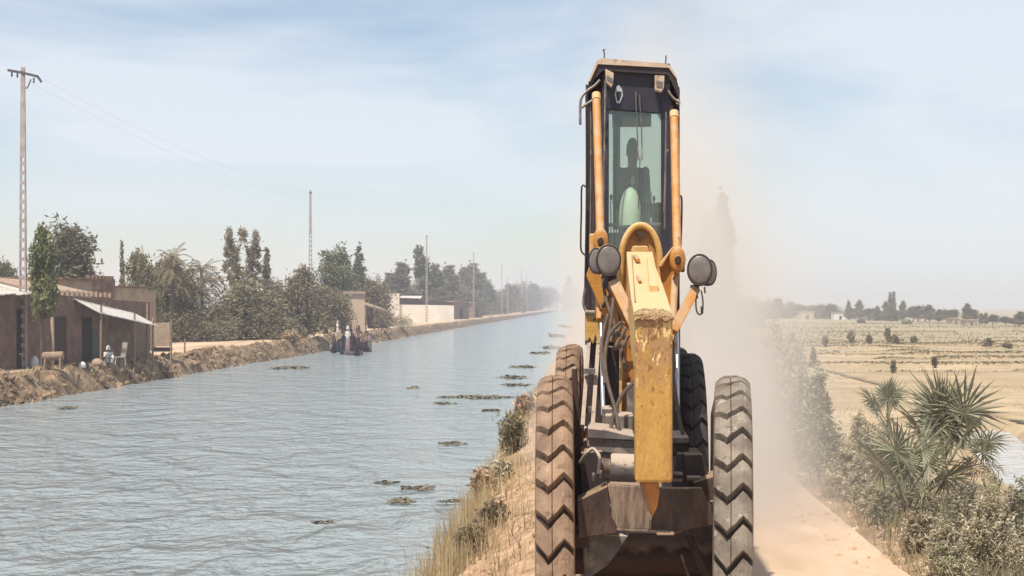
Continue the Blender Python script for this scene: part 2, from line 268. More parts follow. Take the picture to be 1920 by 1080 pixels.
# ------------------------------------------------------------------ mesh building
def link(o, parent=None):
    COL.objects.link(o)
    if parent is not None: o.parent = parent
    return o
def tag(o, label=None, cat=None, group=None, kind=None):
    if label: o['label'] = label
    if cat: o['category'] = cat
    if group: o['group'] = group
    if kind: o['kind'] = kind
    return o
def empty(name, loc=(0, 0, 0), rz=0.0):
    o = bpy.data.objects.new(name, None); o.location = loc; o.rotation_euler = (0, 0, rz); o.empty_display_size = 0.3
    return link(o)
class MB:
    def __init__(s): s.v = []; s.f = []; s.sm = []
    def add(s, vs, fs, smooth=False):
        k = len(s.v); s.v.extend([tuple(v) for v in vs])
        for f in fs: s.f.append([i + k for i in f]); s.sm.append(smooth)
        return s
    def box(s, a, b):
        (x0, y0, z0), (x1, y1, z1) = a, b
        x0, x1 = min(x0, x1), max(x0, x1); y0, y1 = min(y0, y1), max(y0, y1); z0, z1 = min(z0, z1), max(z0, z1)
        return s.add([(x0, y0, z0), (x1, y0, z0), (x1, y1, z0), (x0, y1, z0), (x0, y0, z1), (x1, y0, z1), (x1, y1, z1), (x0, y1, z1)],
                     [(0, 3, 2, 1), (4, 5, 6, 7), (0, 1, 5, 4), (1, 2, 6, 5), (2, 3, 7, 6), (3, 0, 4, 7)])
    def hexa(s, lo, hi):   # lo, hi: 4 points each, same winding
        return s.add(list(lo) + list(hi), [(3, 2, 1, 0), (4, 5, 6, 7), (0, 1, 5, 4), (1, 2, 6, 5), (2, 3, 7, 6), (3, 0, 4, 7)])
    def bar(s, p, q, w, h=None, up=(0, 0, 1)):
        p = Vector(p); q = Vector(q); h = h or w; d = (q - p).normalized(); u = Vector(up)
        sx = d.cross(u)
        if sx.length < 1e-4: sx = d.cross(Vector((0, 1, 0)))
        sx.normalize(); sy = sx.cross(d).normalized()
        o = [(-w / 2, -h / 2), (w / 2, -h / 2), (w / 2, h / 2), (-w / 2, h / 2)]
        return s.hexa([p + sx * a + sy * b for a, b in o], [q + sx * a + sy * b for a, b in o])
    def tube(s, pts, r, n=10, cap=True, r2=None, flat=False):
        pts = [Vector(p) for p in pts]; k = len(pts); rings = []
        ref = None
        for i, p in enumerate(pts):
            d = (pts[min(i + 1, k - 1)] - pts[max(i - 1, 0)]).normalized()
            if ref is None:
                ref = d.cross(Vector((0, 0, 1)))
                if ref.length < 1e-3: ref = d.cross(Vector((0, 1, 0)))
            ref = (ref - d * ref.dot(d)).normalized(); o = d.cross(ref)
            rr = r if r2 is None else r + (r2 - r) * i / (k - 1)
            if isinstance(r, (list, tuple)): rr = r[i]
            rings.append([p + (ref * math.cos(2 * PI * j / n) + o * math.sin(2 * PI * j / n)) * rr for j in range(n)])
        vs = [v for g in rings for v in g]; fs = []
        for i in range(k - 1):
            for j in range(n):
                fs.append((i * n + j, i * n + (j + 1) % n, (i + 1) * n + (j + 1) % n, (i + 1) * n + j))
        s.add(vs, fs, not flat)
        if cap:
            s.add(rings[0][::-1], [tuple(range(n))]); s.add(rings[-1], [tuple(range(n))])
        return s
    def prism(s, front, back):   # two matching polygons
        n = len(front)
        fs = [tuple(range(n)), tuple(range(2 * n - 1, n - 1, -1))] + [(i, i + n, (i + 1) % n + n, (i + 1) % n) for i in range(n)]
        return s.add(list(front) + list(back), fs)
    def lathe(s, c, axis, prof, n=24, zs=1.0):   # prof: (along, radius)
        c = Vector(c); a = Vector(axis).normalized(); u = a.cross(Vector((0, 0, 1)))
        if u.length < 1e-3: u = Vector((1, 0, 0))
        u.normalize(); v = u.cross(a); vs = []; fs = []
        for (t, r) in prof:
            for j in range(n):
                e = (u * math.cos(2 * PI * j / n) + v * math.sin(2 * PI * j / n)) * r
                e.z *= zs; vs.append(c + a * t + e)
        for i in range(len(prof) - 1):
            for j in range(n): fs.append((i * n + j, i * n + (j + 1) % n, (i + 1) * n + (j + 1) % n, (i + 1) * n + j))
        s.add(vs, fs, True)
        s.add(vs[:n][::-1], [tuple(range(n))]); s.add(vs[-n:], [tuple(range(n))])
        return s
    def build(s, name, m, parent=None, bevel=0.0, fixn=True):
        me = bpy.data.meshes.new(name); me.from_pydata(s.v, [], s.f)
        me.polygons.foreach_set('use_smooth', s.sm)
        for x in (m if isinstance(m, (list, tuple)) else [m]): me.materials.append(x)
        if fixn:
            b = bmesh.new(); b.from_mesh(me)
            bmesh.ops.recalc_face_normals(b, faces=b.faces); b.to_mesh(me); b.free()
        me.update()
        o = bpy.data.objects.new(name, me); link(o, parent)
        if bevel:
            md = o.modifiers.new('bevel', 'BEVEL'); md.width = bevel; md.segments = 2; md.limit_method = 'ANGLE'; md.angle_limit = R(40)
            md.harden_normals = False
        return o
def quads_obj(name, V, m, parent=None, per=4):
    V = np.asarray(V, dtype=np.float32).reshape(-1, 3); n = len(V) // per
    me = bpy.data.meshes.new(name); me.vertices.add(len(V)); me.vertices.foreach_set('co', V.ravel())
    me.loops.add(n * per); me.loops.foreach_set('vertex_index', np.arange(n * per, dtype=np.int32))
    me.polygons.add(n); me.polygons.foreach_set('loop_start', np.arange(n, dtype=np.int32) * per)
    me.polygons.foreach_set('loop_total', np.full(n, per, dtype=np.int32))
    me.materials.append(m); me.update(calc_edges=True); me.validate()
    o = bpy.data.objects.new(name, me); return link(o, parent)

# ================================================================== SETTING
WATER_Z = -1.8
FIELD_Z = -2.2
def sstep(a, b, x):
    t = np.clip((x - a) / (b - a), 0, 1); return t * t * (3 - 2 * t)
BUNDS = [(188, .5, -.030, 1), (208, .55, .02, 2), (226, .6, -.015, 3), (243, .5, .01, 4), (262, .65, -.01, 5), (281, .7, .012, 6), (172, .4, 0.02, 7), (300, .6, 0, 8), (345, .5, .0, 9), (420, .6, 0, 10)]
def H(l, a):
    """ground height at lateral offset l from the canal axis line and distance a"""
    l = np.asarray(l, float); a = np.asarray(a, float)
    nz = fbm(l * 0.9, a * 0.5, 5, 3) - 0.5; nf = fbm(l * 2.7, a * 1.6, 3, 21) - 0.5
    left = -0.02 + 0.5 * (fbm(l * .12, a * .05, 3, 5) - .5) * sstep(-42, -46, l) + 0.25 * nz
    h = np.where(l < -39, left, 0.0)
    # far (left) bank
    e1 = -39.6 + 1.1 * (fbm(a * 0.16, a * 0 + 2, 3, 8) - .5)
    t = sstep(e1 - 0.6, e1 + 1.9, l)
    lump = (fbm(l * 1.1, a * 0.33, 4, 31) - .45) * 1.5 * sstep(e1 - 2.2, e1 - .2, l) * (1 - sstep(-37.9, -36.8, l))
    h = left * (1 - t) + (-2.5) * t + lump * (1 - 0.3 * t)
    h = np.where(l > -36.8, -3.2, h)
    # near bank
    e2 = -0.9 + 0.35 * (fbm(a * .35, a * 0 + 7, 3, 9) - .5)
    t2 = np.clip((l - (-4.3)) / (e2 + 4.3), 0, 1)
    near = -2.25 + (2.22) * (t2 ** 0.85) + (0.5 * nz + 0.22 * nf) * sstep(0, .3, t2) * (1 - sstep(.9, 1.0, t2))
    h = np.where(l > -4.3, near, h)
    # road
    road = 0.03 * (fbm(l * 1.2, a * .25, 3, 14) - .5) + 0.02 * nf - 0.05 * np.exp(-((l - 0.7) / .25) ** 2) - 0.05 * np.exp(-((l - 2.6) / .25) ** 2)
    k = sstep(e2 - 0.25, e2 + .15, l)
    h = np.where(l > -1.4, h * (1 - k) + road * k, h)
    # verge
    v = sstep(5.3, 6.2, l); t3 = sstep(5.9, 13.5, l)
    verge = 0.16 * np.exp(-((l - 6.5) / .5) ** 2) * (0.6 + 1.5 * nz) + (FIELD_Z) * t3 + 0.5 * nz * sstep(5.8, 6.8, l) * (1 - sstep(11, 15, l)) + .12 * nf
    h = np.where(l > 5.3, road * (1 - v) + verge * v, h)
    # field
    fld = FIELD_Z + 0.18 * nz + 0.08 * nf
    for (d, amp, sk, sd) in BUNDS:
        dd = (a - d - sk * (l - 40) * 8 / 10 - 4 * (fbm(l * .03, l * 0 + sd, 2, sd) - .5)) / 1.1
        br = sstep(.30, .5, fbm(l * .05, l * 0 + sd * 3, 3, sd + 40))
        fld = fld + amp * 1.0 * np.exp(-dd ** 2) * br * sstep(20, 26, l)
    h = np.where(l > 13.5, fld, h)
    # irrigation ditch
    dc = 21.2 + 0.17 * np.maximum(a - 80, -14); dw = 2.3
    dd = np.clip(1 - np.abs(l - dc) / dw, 0, 1) * (1 - sstep(92, 99, a))
    h = h - np.where(l > 12, 0.75 * sstep(0, .5, dd), 0)
    h = np.where((l > -45) & (l < -0.8), h + (0.05 - h) * sstep(2250, 2350, a), h)
    return h
def ground(x, y): return float(H(np.array([lat(x, y)]), np.array([y]))[0])
def hit(px, py, lo=14.0, hi=3000.0):
    """where the line of sight through a pixel meets the ground"""
    ys = np.exp(np.linspace(math.log(lo), math.log(hi), 4000))
    x = (px - 960) / F * ys; z = EYE - (py - HORIZON) / F * ys
    g = H(x - CANAL * ys, ys); k = np.argmax(z < g)
    if not (z < g).any(): k = len(ys) - 1
    return Vector((x[k], ys[k], g[k]))
rows = [-60, -45, -32, -22, -14, -8, -4, 0, 3, 6, 8]; a_ = 9.5
while a_ < 6000: rows.append(a_); a_ *= 1.0062 if a_ < 420 else 1.03
rows = np.array(rows)
def sheet(name, cols, m, smooth=True):
    cols = np.array(cols); Lg, Ag = np.meshgrid(cols, rows); Z = H(Lg, Ag); X = Lg + CANAL * Ag
    V = np.stack([X, Ag, Z], -1).reshape(-1, 3); nc = len(cols); nr = len(rows)
    i = np.arange(nr - 1)[:, None] * nc + np.arange(nc - 1)[None, :]
    Fq = np.stack([i, i + 1, i + 1 + nc, i + nc], -1).reshape(-1, 4)
    me = bpy.data.meshes.new(name); me.vertices.add(len(V)); me.vertices.foreach_set('co', V.astype(np.float32).ravel())
    me.loops.add(Fq.size); me.loops.foreach_set('vertex_index', Fq.astype(np.int32).ravel())
    me.polygons.add(len(Fq)); me.polygons.foreach_set('loop_start', np.arange(len(Fq), dtype=np.int32) * 4)
    me.polygons.foreach_set('loop_total', np.full(len(Fq), 4, dtype=np.int32))
    me.polygons.foreach_set('use_smooth', [smooth] * len(Fq))
    me.materials.append(m); me.update(calc_edges=True)
    o = bpy.data.objects.new(name, me); link(o); o['kind'] = 'structure'; return o
sheet('village_ground', [-2500, -1500, -900, -500, -300, -200, -150, -110, -90, -75, -65, -60, -57, -54, -51, -49, -47, -45.5, -44, -43, -42.2], M['shore'])
sheet('far_bank', list(np.arange(-42.2, -36.59, 0.2)), M['bank'])
sheet('canal_bed', [-36.6, -30, -20, -10, -5, -4.3], M['bed'])
sheet('near_bank', list(np.arange(-4.3, -0.85, 0.11)) + [-0.8], M['slope'])
sheet('dirt_road', list(np.arange(-0.8, 5.7, 0.2)) + [5.8], M['road'])
sheet('verge', list(np.arange(5.8, 13.6, 0.28)) + [13.6], M['verge'])
sheet('field', [13.6, 14, 14.5, 15] + list(np.arange(15.5, 26, .4)) + [26.2, 26, 28, 30, 33, 36, 39, 42, 45, 48, 51, 54, 58, 62, 66, 70, 75, 80, 86, 92, 100, 110, 120, 140, 170, 220, 300, 450, 700, 1200, 2600], M['field'])
mb = MB()
ys = [-60, 0, 30, 60, 100, 200, 400, 800, 1600, 3000, 6000]
vs = []
for y in ys: vs += [(-40.5 + CANAL * y, y, WATER_Z), (-2.6 + CANAL * y, y, WATER_Z)]
mb.add(vs, [(2 * i, 2 * i + 1, 2 * i + 3, 2 * i + 2) for i in range(len(ys) - 1)])
o = mb.build('canal_water', M['water'], fixn=False); o['kind'] = 'structure'
mb = MB(); vs = []
for a in (8, 30, 50, 60, 66, 72, 80, 90, 96):
    c = 21.2 + .17 * max(a - 80, -14)
    vs += [(c - 1.5 + CANAL * a, a, FIELD_Z - .5), (c + 1.5 + CANAL * a, a, FIELD_Z - .42)]
mb.add(vs, [(2 * i, 2 * i + 1, 2 * i + 3, 2 * i + 2) for i in range(8)])
o = mb.build('ditch_water', M['ditchwater'], fixn=False); o['kind'] = 'structure'

# ------------------------------------------------------------------ scatter stuff
def crown_pts(blobs, n, leaf, seed, clump=9, shell=.35, spread=.17, elong=1.8, droop=0.0):
    r = np.random.default_rng(seed); blobs = np.array(blobs, float); wv = blobs[:, 3] * blobs[:, 4] * blobs[:, 5]; wv = wv ** .7; wv /= wv.sum()
    nc = n // clump; bi = r.choice(len(blobs), nc, p=wv); B = blobs[bi]
    d = r.normal(size=(nc, 3)); d /= np.linalg.norm(d, axis=1)[:, None]
    rad = shell + (1 - shell) * r.uniform(0, 1, nc) ** .6; rad *= (1 + .17 * np.clip(r.normal(size=nc), -2, 1.6))
    C = B[:, :3] + d * rad[:, None] * B[:, 3:6]
    C = np.repeat(C, clump, 0); S = np.repeat(B[:, 3:6].mean(1), clump)
    Pq = C + r.normal(size=C.shape) * (spread * S)[:, None] * np.array([1, 1, 1 + droop])
    m = len(Pq); e1 = r.normal(size=(m, 3)); e1[:, 2] *= (.7 + droop); e1 /= np.linalg.norm(e1, axis=1)[:, None]
    e2 = np.cross(e1, r.normal(size=(m, 3))); e2 /= np.linalg.norm(e2, axis=1)[:, None]
    s = leaf * r.uniform(.5, 1.4, m)[:, None]; e1 = e1 * s * elong; e2 = e2 * s * .6
    return np.stack([Pq - e1, Pq + e2 * .9, Pq + e1, Pq - e2 * .9], 1)
def BANKW(b, n, leaf, seed): return crown_pts([b], n, leaf, seed, shell=.1, elong=2.6, droop=.6)
rng = np.random.default_rng(5)
def blades(name, pts, hmin, hmax, wid, m, lean=0.35, segs=1):
    pts = np.asarray(pts); n = len(pts)
    h = rng.uniform(hmin, hmax, n); an = rng.uniform(0, 2 * PI, n); le = rng.normal(0, lean, n); wd = wid * rng.uniform(.6, 1.4, n)
    la = rng.uniform(0, 2 * PI, n)
    c = np.stack([np.cos(an), np.sin(an), np.zeros(n)], -1); d = np.stack([np.cos(la) * le, np.sin(la) * le, np.ones(n)], -1)
    base = pts; top = pts + d * h[:, None]
    V = np.stack([base - c * wd[:, None], base + c * wd[:, None], top + c * wd[:, None] * .15, top - c * wd[:, None] * .15], 1)
    return quads_obj(name, V, m)
def scatter(n, l0, l1, a0, a1, dens=None, power=1.0):
    l = rng.uniform(l0, l1, n); a = a0 * (a1 / a0) ** rng.uniform(0, 1, n)
    if dens is not None:
        k = rng.uniform(0, 1, n) < dens(l, a); l = l[k]; a = a[k]
    return np.stack([l + CANAL * a, a, H(l, a) - .03], -1)
pt = scatter(21000, -4.0, -1.05, 14, 130, lambda l, a: np.clip((fbm(l * .8, a * .35, 3, 70) - .40) * 5, 0, 1) * np.clip((-1.1 - l) / 1.6, .04, 1))
tag(blades('bank_grass', pt, .12, .75, .013, M['straw'], .32), 'dry straw coloured grass and reeds on the near canal bank', 'grass', kind='stuff')
pt = scatter(6000, -4.1, -2.6, 14, 60, lambda l, a: np.clip((fbm(l * .8, a * .5, 3, 72) - .42) * 5, 0, 1))
tag(blades('canal_reeds', pt, .5, 1.25, .010, M['straw'], .16), 'thin pale reeds standing at the near water edge', 'reeds', kind='stuff')
pt = scatter(45000, 5.9, 12.5, 20, 240, lambda l, a: np.clip((fbm(l * .5, a * .2, 3, 74) - .36) * 5, 0, 1) * np.clip((l - 5.8) / 1.5, 0, 1))
tag(blades('verge_grass', pt, .12, .65, .020, M['scrub'], .45), 'tangled grey green undergrowth along the right road edge', 'undergrowth', kind='stuff')
pt = scatter(26000, 5.8, 12.5, 18, 200, lambda l, a: np.clip((fbm(l * .6, a * .3, 3, 76) - .38) * 5, 0, 1))
tag(blades('dry_verge_grass', pt, .1, .5, .014, M['straw'], .5), 'dry straw tangled among the roadside undergrowth', 'grass', kind='stuff')
pt = scatter(42000, 13, 90, 40, 420, lambda l, a: np.clip((fbm(l * .12, a * .08, 3, 78) - .36) * 4, 0.04, 1))
tag(blades('field_stubble', pt, .06, .24, .03, M['straw'], .5), 'dry rice stubble covering the harvested field', 'stubble', kind='stuff')
pt = scatter(30000, 30, 420, 300, 700, lambda l, a: np.clip((fbm(l * .03, a * .02, 3, 79) - .3) * 4, 0, 1))
tag(blades('field_scrub', pt, .12, .55, .22, M['scrub'], .9), 'grey green low scrub on the far side of the field', 'scrub', kind='stuff')
bp_ = []
for (d_, am_, sk_, sd_) in BUNDS:
    l_ = rng.uniform(20, 200, 5200 if d_ < 310 else 2200); k_ = sstep(.30, .5, fbm(l_ * .05, l_ * 0 + sd_ * 3, 3, sd_ + 40)) > rng.uniform(0, 1, len(l_)); l_ = l_[k_]
    a__ = d_ + sk_ * (l_ - 40) * .8 + 4 * (fbm(l_ * .03, l_ * 0 + sd_, 2, sd_) - .5) + rng.normal(0, .5, len(l_)); bp_.append(np.stack([l_ + CANAL * a__, a__, H(l_, a__) - .03], -1))
tag(blades('bund_weeds', np.concatenate(bp_), .05, .20, .24, M['leafolive'], .5), 'weeds along the low ridges of the field, dark in place of ridge shade', 'weeds', kind='stuff')  # weeds kept dark and dense to stand in for the shaded ridge sides
def clods(name, pts, s0, s1, m):
    t = (1 + 5 ** .5) / 2
    ico = np.array([(-1, t, 0), (1, t, 0), (-1, -t, 0), (1, -t, 0), (0, -1, t), (0, 1, t), (0, -1, -t), (0, 1, -t), (t, 0, -1), (t, 0, 1), (-t, 0, -1), (-t, 0, 1)]) / 1.9
    fc = [(0, 11, 5), (0, 5, 1), (0, 1, 7), (0, 7, 10), (0, 10, 11), (1, 5, 9), (5, 11, 4), (11, 10, 2), (10, 7, 6), (7, 1, 8), (3, 9, 4), (3, 4, 2), (3, 2, 6), (3, 6, 8), (3, 8, 9), (4, 9, 5), (2, 4, 11), (6, 2, 10), (8, 6, 7), (9, 8, 1)]
    mb = MB()
    for p in pts:
        s = s0 + (s1 - s0) * rng.uniform() ** 2.2; q = ico * s * rng.uniform(.6, 1.3, (12, 3)) * rng.uniform(.6, 1.4, 3)
        mb.add(q + p, fc)
    return mb.build(name, m, fixn=False)
pt = scatter(5200, -3.9, -.8, 14, 70, lambda l, a: np.clip((fbm(l * .8, a * .4, 3, 90) - .35) * 4, 0, 1))
for k, (px, py, w_, h_, m_, lab) in enumerate([(962, 850, 60, 75, 'leafolive', 'dark dry weed clump on the near bank beside the front tyre'), (905, 935, 44, 60, 'straw', 'straw coloured weed clump lower on the near bank'), (925, 990, 60, 50, 'leafolive', 'brown weed clump at the foot of the near bank'), (985, 790, 40, 50, 'straw', 'pale weed clump high on the near bank behind the tyre'), (880, 1040, 60, 50, 'leafolive', 'dark weed clump at the water edge by the bottom'), (940, 905, 40, 40, 'leafpale', 'small pale weed clump in the middle of the near bank')]):
    h = hit(px, py, 14); ww = w_ / F * h.y; hh = h_ / F * h.y; V = BANKW((0, 0, hh * .45, ww * .45, ww * .45, hh * .5), 900, .0011 * h.y, 500 + k)
    o = quads_obj('weed_clump', V, M[m_]); o.location = h; tag(o, lab, 'weeds', 'weed clumps on the near bank')
tag(clods('bank_clods', pt, .025, .11, M['slope']), 'crumbled soil clods on the near bank slope', 'soil clods', kind='stuff')
pt = scatter(3200, -41, -37.6, 105, 330, lambda l, a: np.clip((fbm(l * .5, a * .2, 3, 92) - .3) * 4, 0, 1))
tag(clods('far_bank_rubble', pt, .12, .42, M['bank']), 'dark soil rubble heaped on the far canal bank', 'rubble', kind='stuff')
pt = scatter(1600, 4.9, 7.2, 20, 90)
tag(clods('road_edge_clods', pt, .02, .10, M['road']), 'small loose soil crumbs at the right edge of the road', 'soil clods', kind='stuff')
pt = scatter(4200, -41.5, -37.9, 105, 700, lambda l, a: np.clip((fbm(l * .5, a * .12, 3, 93) - .42) * 5, 0, 1))
tag(blades('far_bank_grass', pt, .12, .45, .05, M['straw'], .5), 'dry grass tufts along the far canal bank', 'grass', kind='stuff')

# floating weeds
weedspec = [(895, 745, 150, 'long dark weed raft floating across the canal near the reeds', .10), (835, 757, 50, 'short thin weed raft just below the long raft', .05),
    (960, 708, 60, 'speckled weed patch floating above the long raft', .12), (980, 688, 60, 'narrow weed band close to the near bank', .06), (1045, 630, 38, 'far weed patch drifting by the dusty rear wheel', .1),
    (1035, 652, 45, 'weed patch in mid distance left of the rear wheel', .1), (1015, 662, 45, 'broken weed line in mid distance', .06), (850, 832, 50, 'dark clump trailing a ripple in mid canal', .10), (725, 905, 46, 'row of three dark floating clumps', .08),
    (785, 915, 70, 'mottled weed patch right of the dark clumps', .12), (750, 940, 60, 'pale speckled weed patch below the dark clumps', .16), (605, 980, 44, 'small weed patch low in the middle of the canal', .08),
    (845, 940, 50, 'thin weed strip near the reed tips', .06), (775, 728, 22, 'tiny weed tuft on the open water', .06), (590, 668, 0, '', 0), (545, 690, 90, 'dark weed line off the far bank below the palms', .10),
    (130, 765, 34, 'little weed tuft near the far bank at the left', .1), (965, 722, 60, 'lower speckled weed band beside the bank', .07), (920, 770, 40, 'thin weed wisp below the long raft', .05), (1060, 612, 30, 'farthest weed wisp near the near bank', .07)]
for k, (px, py, wpx, lab, thick) in enumerate(weedspec):
    if not wpx: continue
    Y = (EYE - WATER_Z) * F / (py - HORIZON); c = P(px, py, Y); wd = wpx * 1.3 / F * Y; dp = thick * 85 * Y * Y / (6.6 * F)
    n = int(40 + wpx * 2.4); V = []
    rr = np.random.default_rng(k)
    rk_ = 36; rm_ = .35 + .65 * vnoise(np.arange(rk_ + 1) % rk_ * .6, np.zeros(rk_ + 1) + k, 5); rm_[-1] = rm_[0]
    th_ = rr.uniform(0, 2 * PI, n); rq_ = np.interp(th_, np.linspace(0, 2 * PI, rk_ + 1), rm_) * .92 * np.sqrt(rr.uniform(0, 1, n)); x = np.cos(th_) * rq_ * wd * .5; y = np.sin(th_) * rq_ * dp * .55; s = rr.uniform(.3, 1, n) * (0.0007 * Y)
    an = rr.uniform(0, PI, n)
    ex = np.stack([np.cos(an) * s * 2.2, np.sin(an) * s * 2.2, rr.normal(0, .3, n) * s], -1); ey = np.stack([-np.sin(an) * s, np.cos(an) * s, rr.normal(.2, .5, n) * s], -1)
    q = np.stack([x, y, rr.uniform(.0, .03, n) + .01], -1)
    V = np.stack([q - ex - ey, q + ex - ey, q + ex + ey, q - ex + ey], 1)
    ring = [(math.cos(2 * PI * q / rk_) * wd * .5 * rm_[q], math.sin(2 * PI * q / rk_) * dp * .55 * rm_[q], .012) for q in range(rk_)]
    film = [[(0, 0, .014), ring[q], ring[(q + 1) % rk_], (0, 0, .014)] for q in range(rk_)]
    V = np.concatenate([V.reshape(-1, 4, 3), np.array([[f[0], f[1], [(f[1][0] + f[2][0]) / 2, (f[1][1] + f[2][1]) / 2, .012], f[2]] for f in film])])
    o = quads_obj('floating_weed', V, M['weed']); o.location = (c.x, c.y, WATER_Z)
    tag(o, lab, 'water weed', 'weed patches floating on the canal')
for (px, py, r, lab) in [(824, 832, .085, 'round dark float bobbing in mid canal at the head of a ripple'), (801, 1027, .04, 'small dark float near the reeds at the bottom of the photo'), (284, 700, .0, '')]:
    if not r: continue
    Y = (EYE - WATER_Z) * F / (py - HORIZON); c = P(px, py, Y)
    mb = MB(); mb.lathe((0, 0, 0), (0, 0, 1), [(-r * .5, r * .5), (-r * .2, r * .95), (r * .3, r), (r * .8, r * .7), (r * 1.05, r * .25)], 14)
    mb.tube([(0, 0, r), (0, 0, r * 1.5)], r * .15, 6)
    o = mb.build('float', M['iron']); o.location = (c.x, c.y, WATER_Z); tag(o, lab, 'float')
# fallen sticks in the water at lower left of the near bank
for k, (px, py, px2, py2) in enumerate([(742, 1010, 765, 1045), (775, 1012, 782, 1050)]):
    Y = (EYE - WATER_Z) * F / (py2 - HORIZON); a = P(px2, py2, Y); b = P(px, py, Y); mb = MB(); mb.tube([a, (a + b) / 2 + Vector((.01, 0, .01)), b], .006, 6)
    tag(mb.build('stick', M['wood']), ['leaning thin stick poking out of the water at the bottom edge', 'upright thin stick beside the leaning one in the water'][k], 'stick')

# ================================================================== TREES
def rb(seed, n, x, z0, z1, rx, rz, top=.5):
    r = random.Random(seed); o = []
    for i in range(n):
        t = i / max(1, n - 1); z = z0 + (z1 - z0) * t; k = 1 - (1 - top) * t
        a = r.uniform(0, 2 * PI); q = r.uniform(.2, 1) * x * k
        o.append((math.cos(a) * q, math.sin(a) * q, z + r.uniform(-.03, .03), rx * k * r.uniform(.75, 1.2), rx * k * r.uniform(.75, 1.2), rz * r.uniform(.75, 1.2)))
    return o
def limbs(mb, h, blobs, r0, seed):
    r = random.Random(seed)
    pts = [(0, 0, 0), (r.uniform(-.01, .01), 0, h * .4), (r.uniform(-.02, .02), r.uniform(-.02, .02), h)]
    mb.tube(pts, [r0, r0 * .75, r0 * .5], 8)
    for b in blobs:
        s = Vector((0, 0, min(h, max(.15, b[2] * r.uniform(.5, .8))))); e = Vector(b[:3]); m_ = s.lerp(e, .5) + Vector((0, 0, -.02))
        mb.tube([s, m_, e], [r0 * .4, r0 * .28, r0 * .1], 6)
# prototypes: height 1, own width; instance scale stretches them
PROTO = {}
def proto(kind, blobs, n, leaf, mleaf, trunk_h, r0, seed, **kw):
    V = crown_pts(blobs, n, leaf, seed, **kw)
    z1 = V[..., 2].max(); V[..., 2] = np.where(V[..., 2] > 0.02, V[..., 2], 0.02); V = V / np.array([1, 1, z1])
    wid = np.percentile(np.abs(V[..., 0]), 98) * 2
    mb = MB(); limbs(mb, trunk_h, blobs, r0, seed)
    PROTO[kind] = (V, mb, mleaf, wid)
proto('round', rb(1, 9, .16, .42, .9, .17, .14, .65) + [(0, 0, .65, .2, .2, .25)], 7800, .014, 'leafdark', .5, .018, 1)
proto('broad', rb(2, 11, .27, .34, .88, .19, .13, .5) + [(0, 0, .55, .26, .26, .26)], 9000, .014, 'leafdark', .4, .02, 2)
proto('sparse', rb(3, 34, .20, .24, .96, .06, .045, .7), 3000, .014, 'leafgrey', .8, .012, 3, shell=.2, clump=8, spread=.45)
proto('upright', rb(4, 10, .09, .25, .92, .11, .12, .45), 5700, .014, 'leafgrey', .7, .012, 4)
proto('column', rb(5, 9, .02, .12, .9, .06, .12, .35), 3600, .014, 'leafgrey', .8, .012, 5)
proto('bright', rb(6, 10, .09, .50, .92, .12, .12, .5), 5700, .014, 'leafbright', .6, .014, 6, droop=.6)
proto('mound', rb(7, 14, .5, .15, .75, .26, .24, .6) + [(0, 0, .4, .45, .45, .4)], 9750, .016, 'leafgrey', .3, .03, 7)
proto('brown', rb(8, 12, .28, .25, .85, .2, .16, .6) + [(0, 0, .5, .26, .26, .35)], 9000, .016, 'leafolive', .4, .03, 8, droop=.5)
proto('cone', rb(9, 12, .08, .18, .95, .17, .1, .18), 5400, .014, 'leafdark', .8, .012, 9)
proto('ragged', rb(10, 13, .22, .3, .95, .12, .12, .5), 6300, .014, 'leafdark', .7, .014, 10, shell=.3, clump=18)
PM = {}
def tree(kind, x, y, h, wd, label, cat='tree', group=None, rz=0.0, z=None, name='tree'):
    V, mb, ml, wid = PROTO[kind]
    z = ground(x, y) - .05 if z is None else z
    root = empty(name, (x, y, z), rz); s = wd / wid
    if kind not in PM:
        t = mb.build('trunk', M['bark'], root); c = quads_obj('crown', V, M[ml], root); PM[kind] = (t.data, c.data)
    else:
        t = bpy.data.objects.new('trunk', PM[kind][0]); link(t, root); c = bpy.data.objects.new('crown', PM[kind][1]); link(c, root)
    root.scale = (s, s, h); tag(root, label, cat, group); return root
def treepx(kind, px, top, wpx, Y, label, **kw):
    x = (px - 960) / F * Y; z = ground(x, Y) - .05; ht = EYE + (HORIZON - top) / F * Y - z
    return tree(kind, x, Y, ht, wpx / F * Y, label, z=z, rz=random.Random(int(px * 7 + top)).uniform(0, 6.28), **kw)
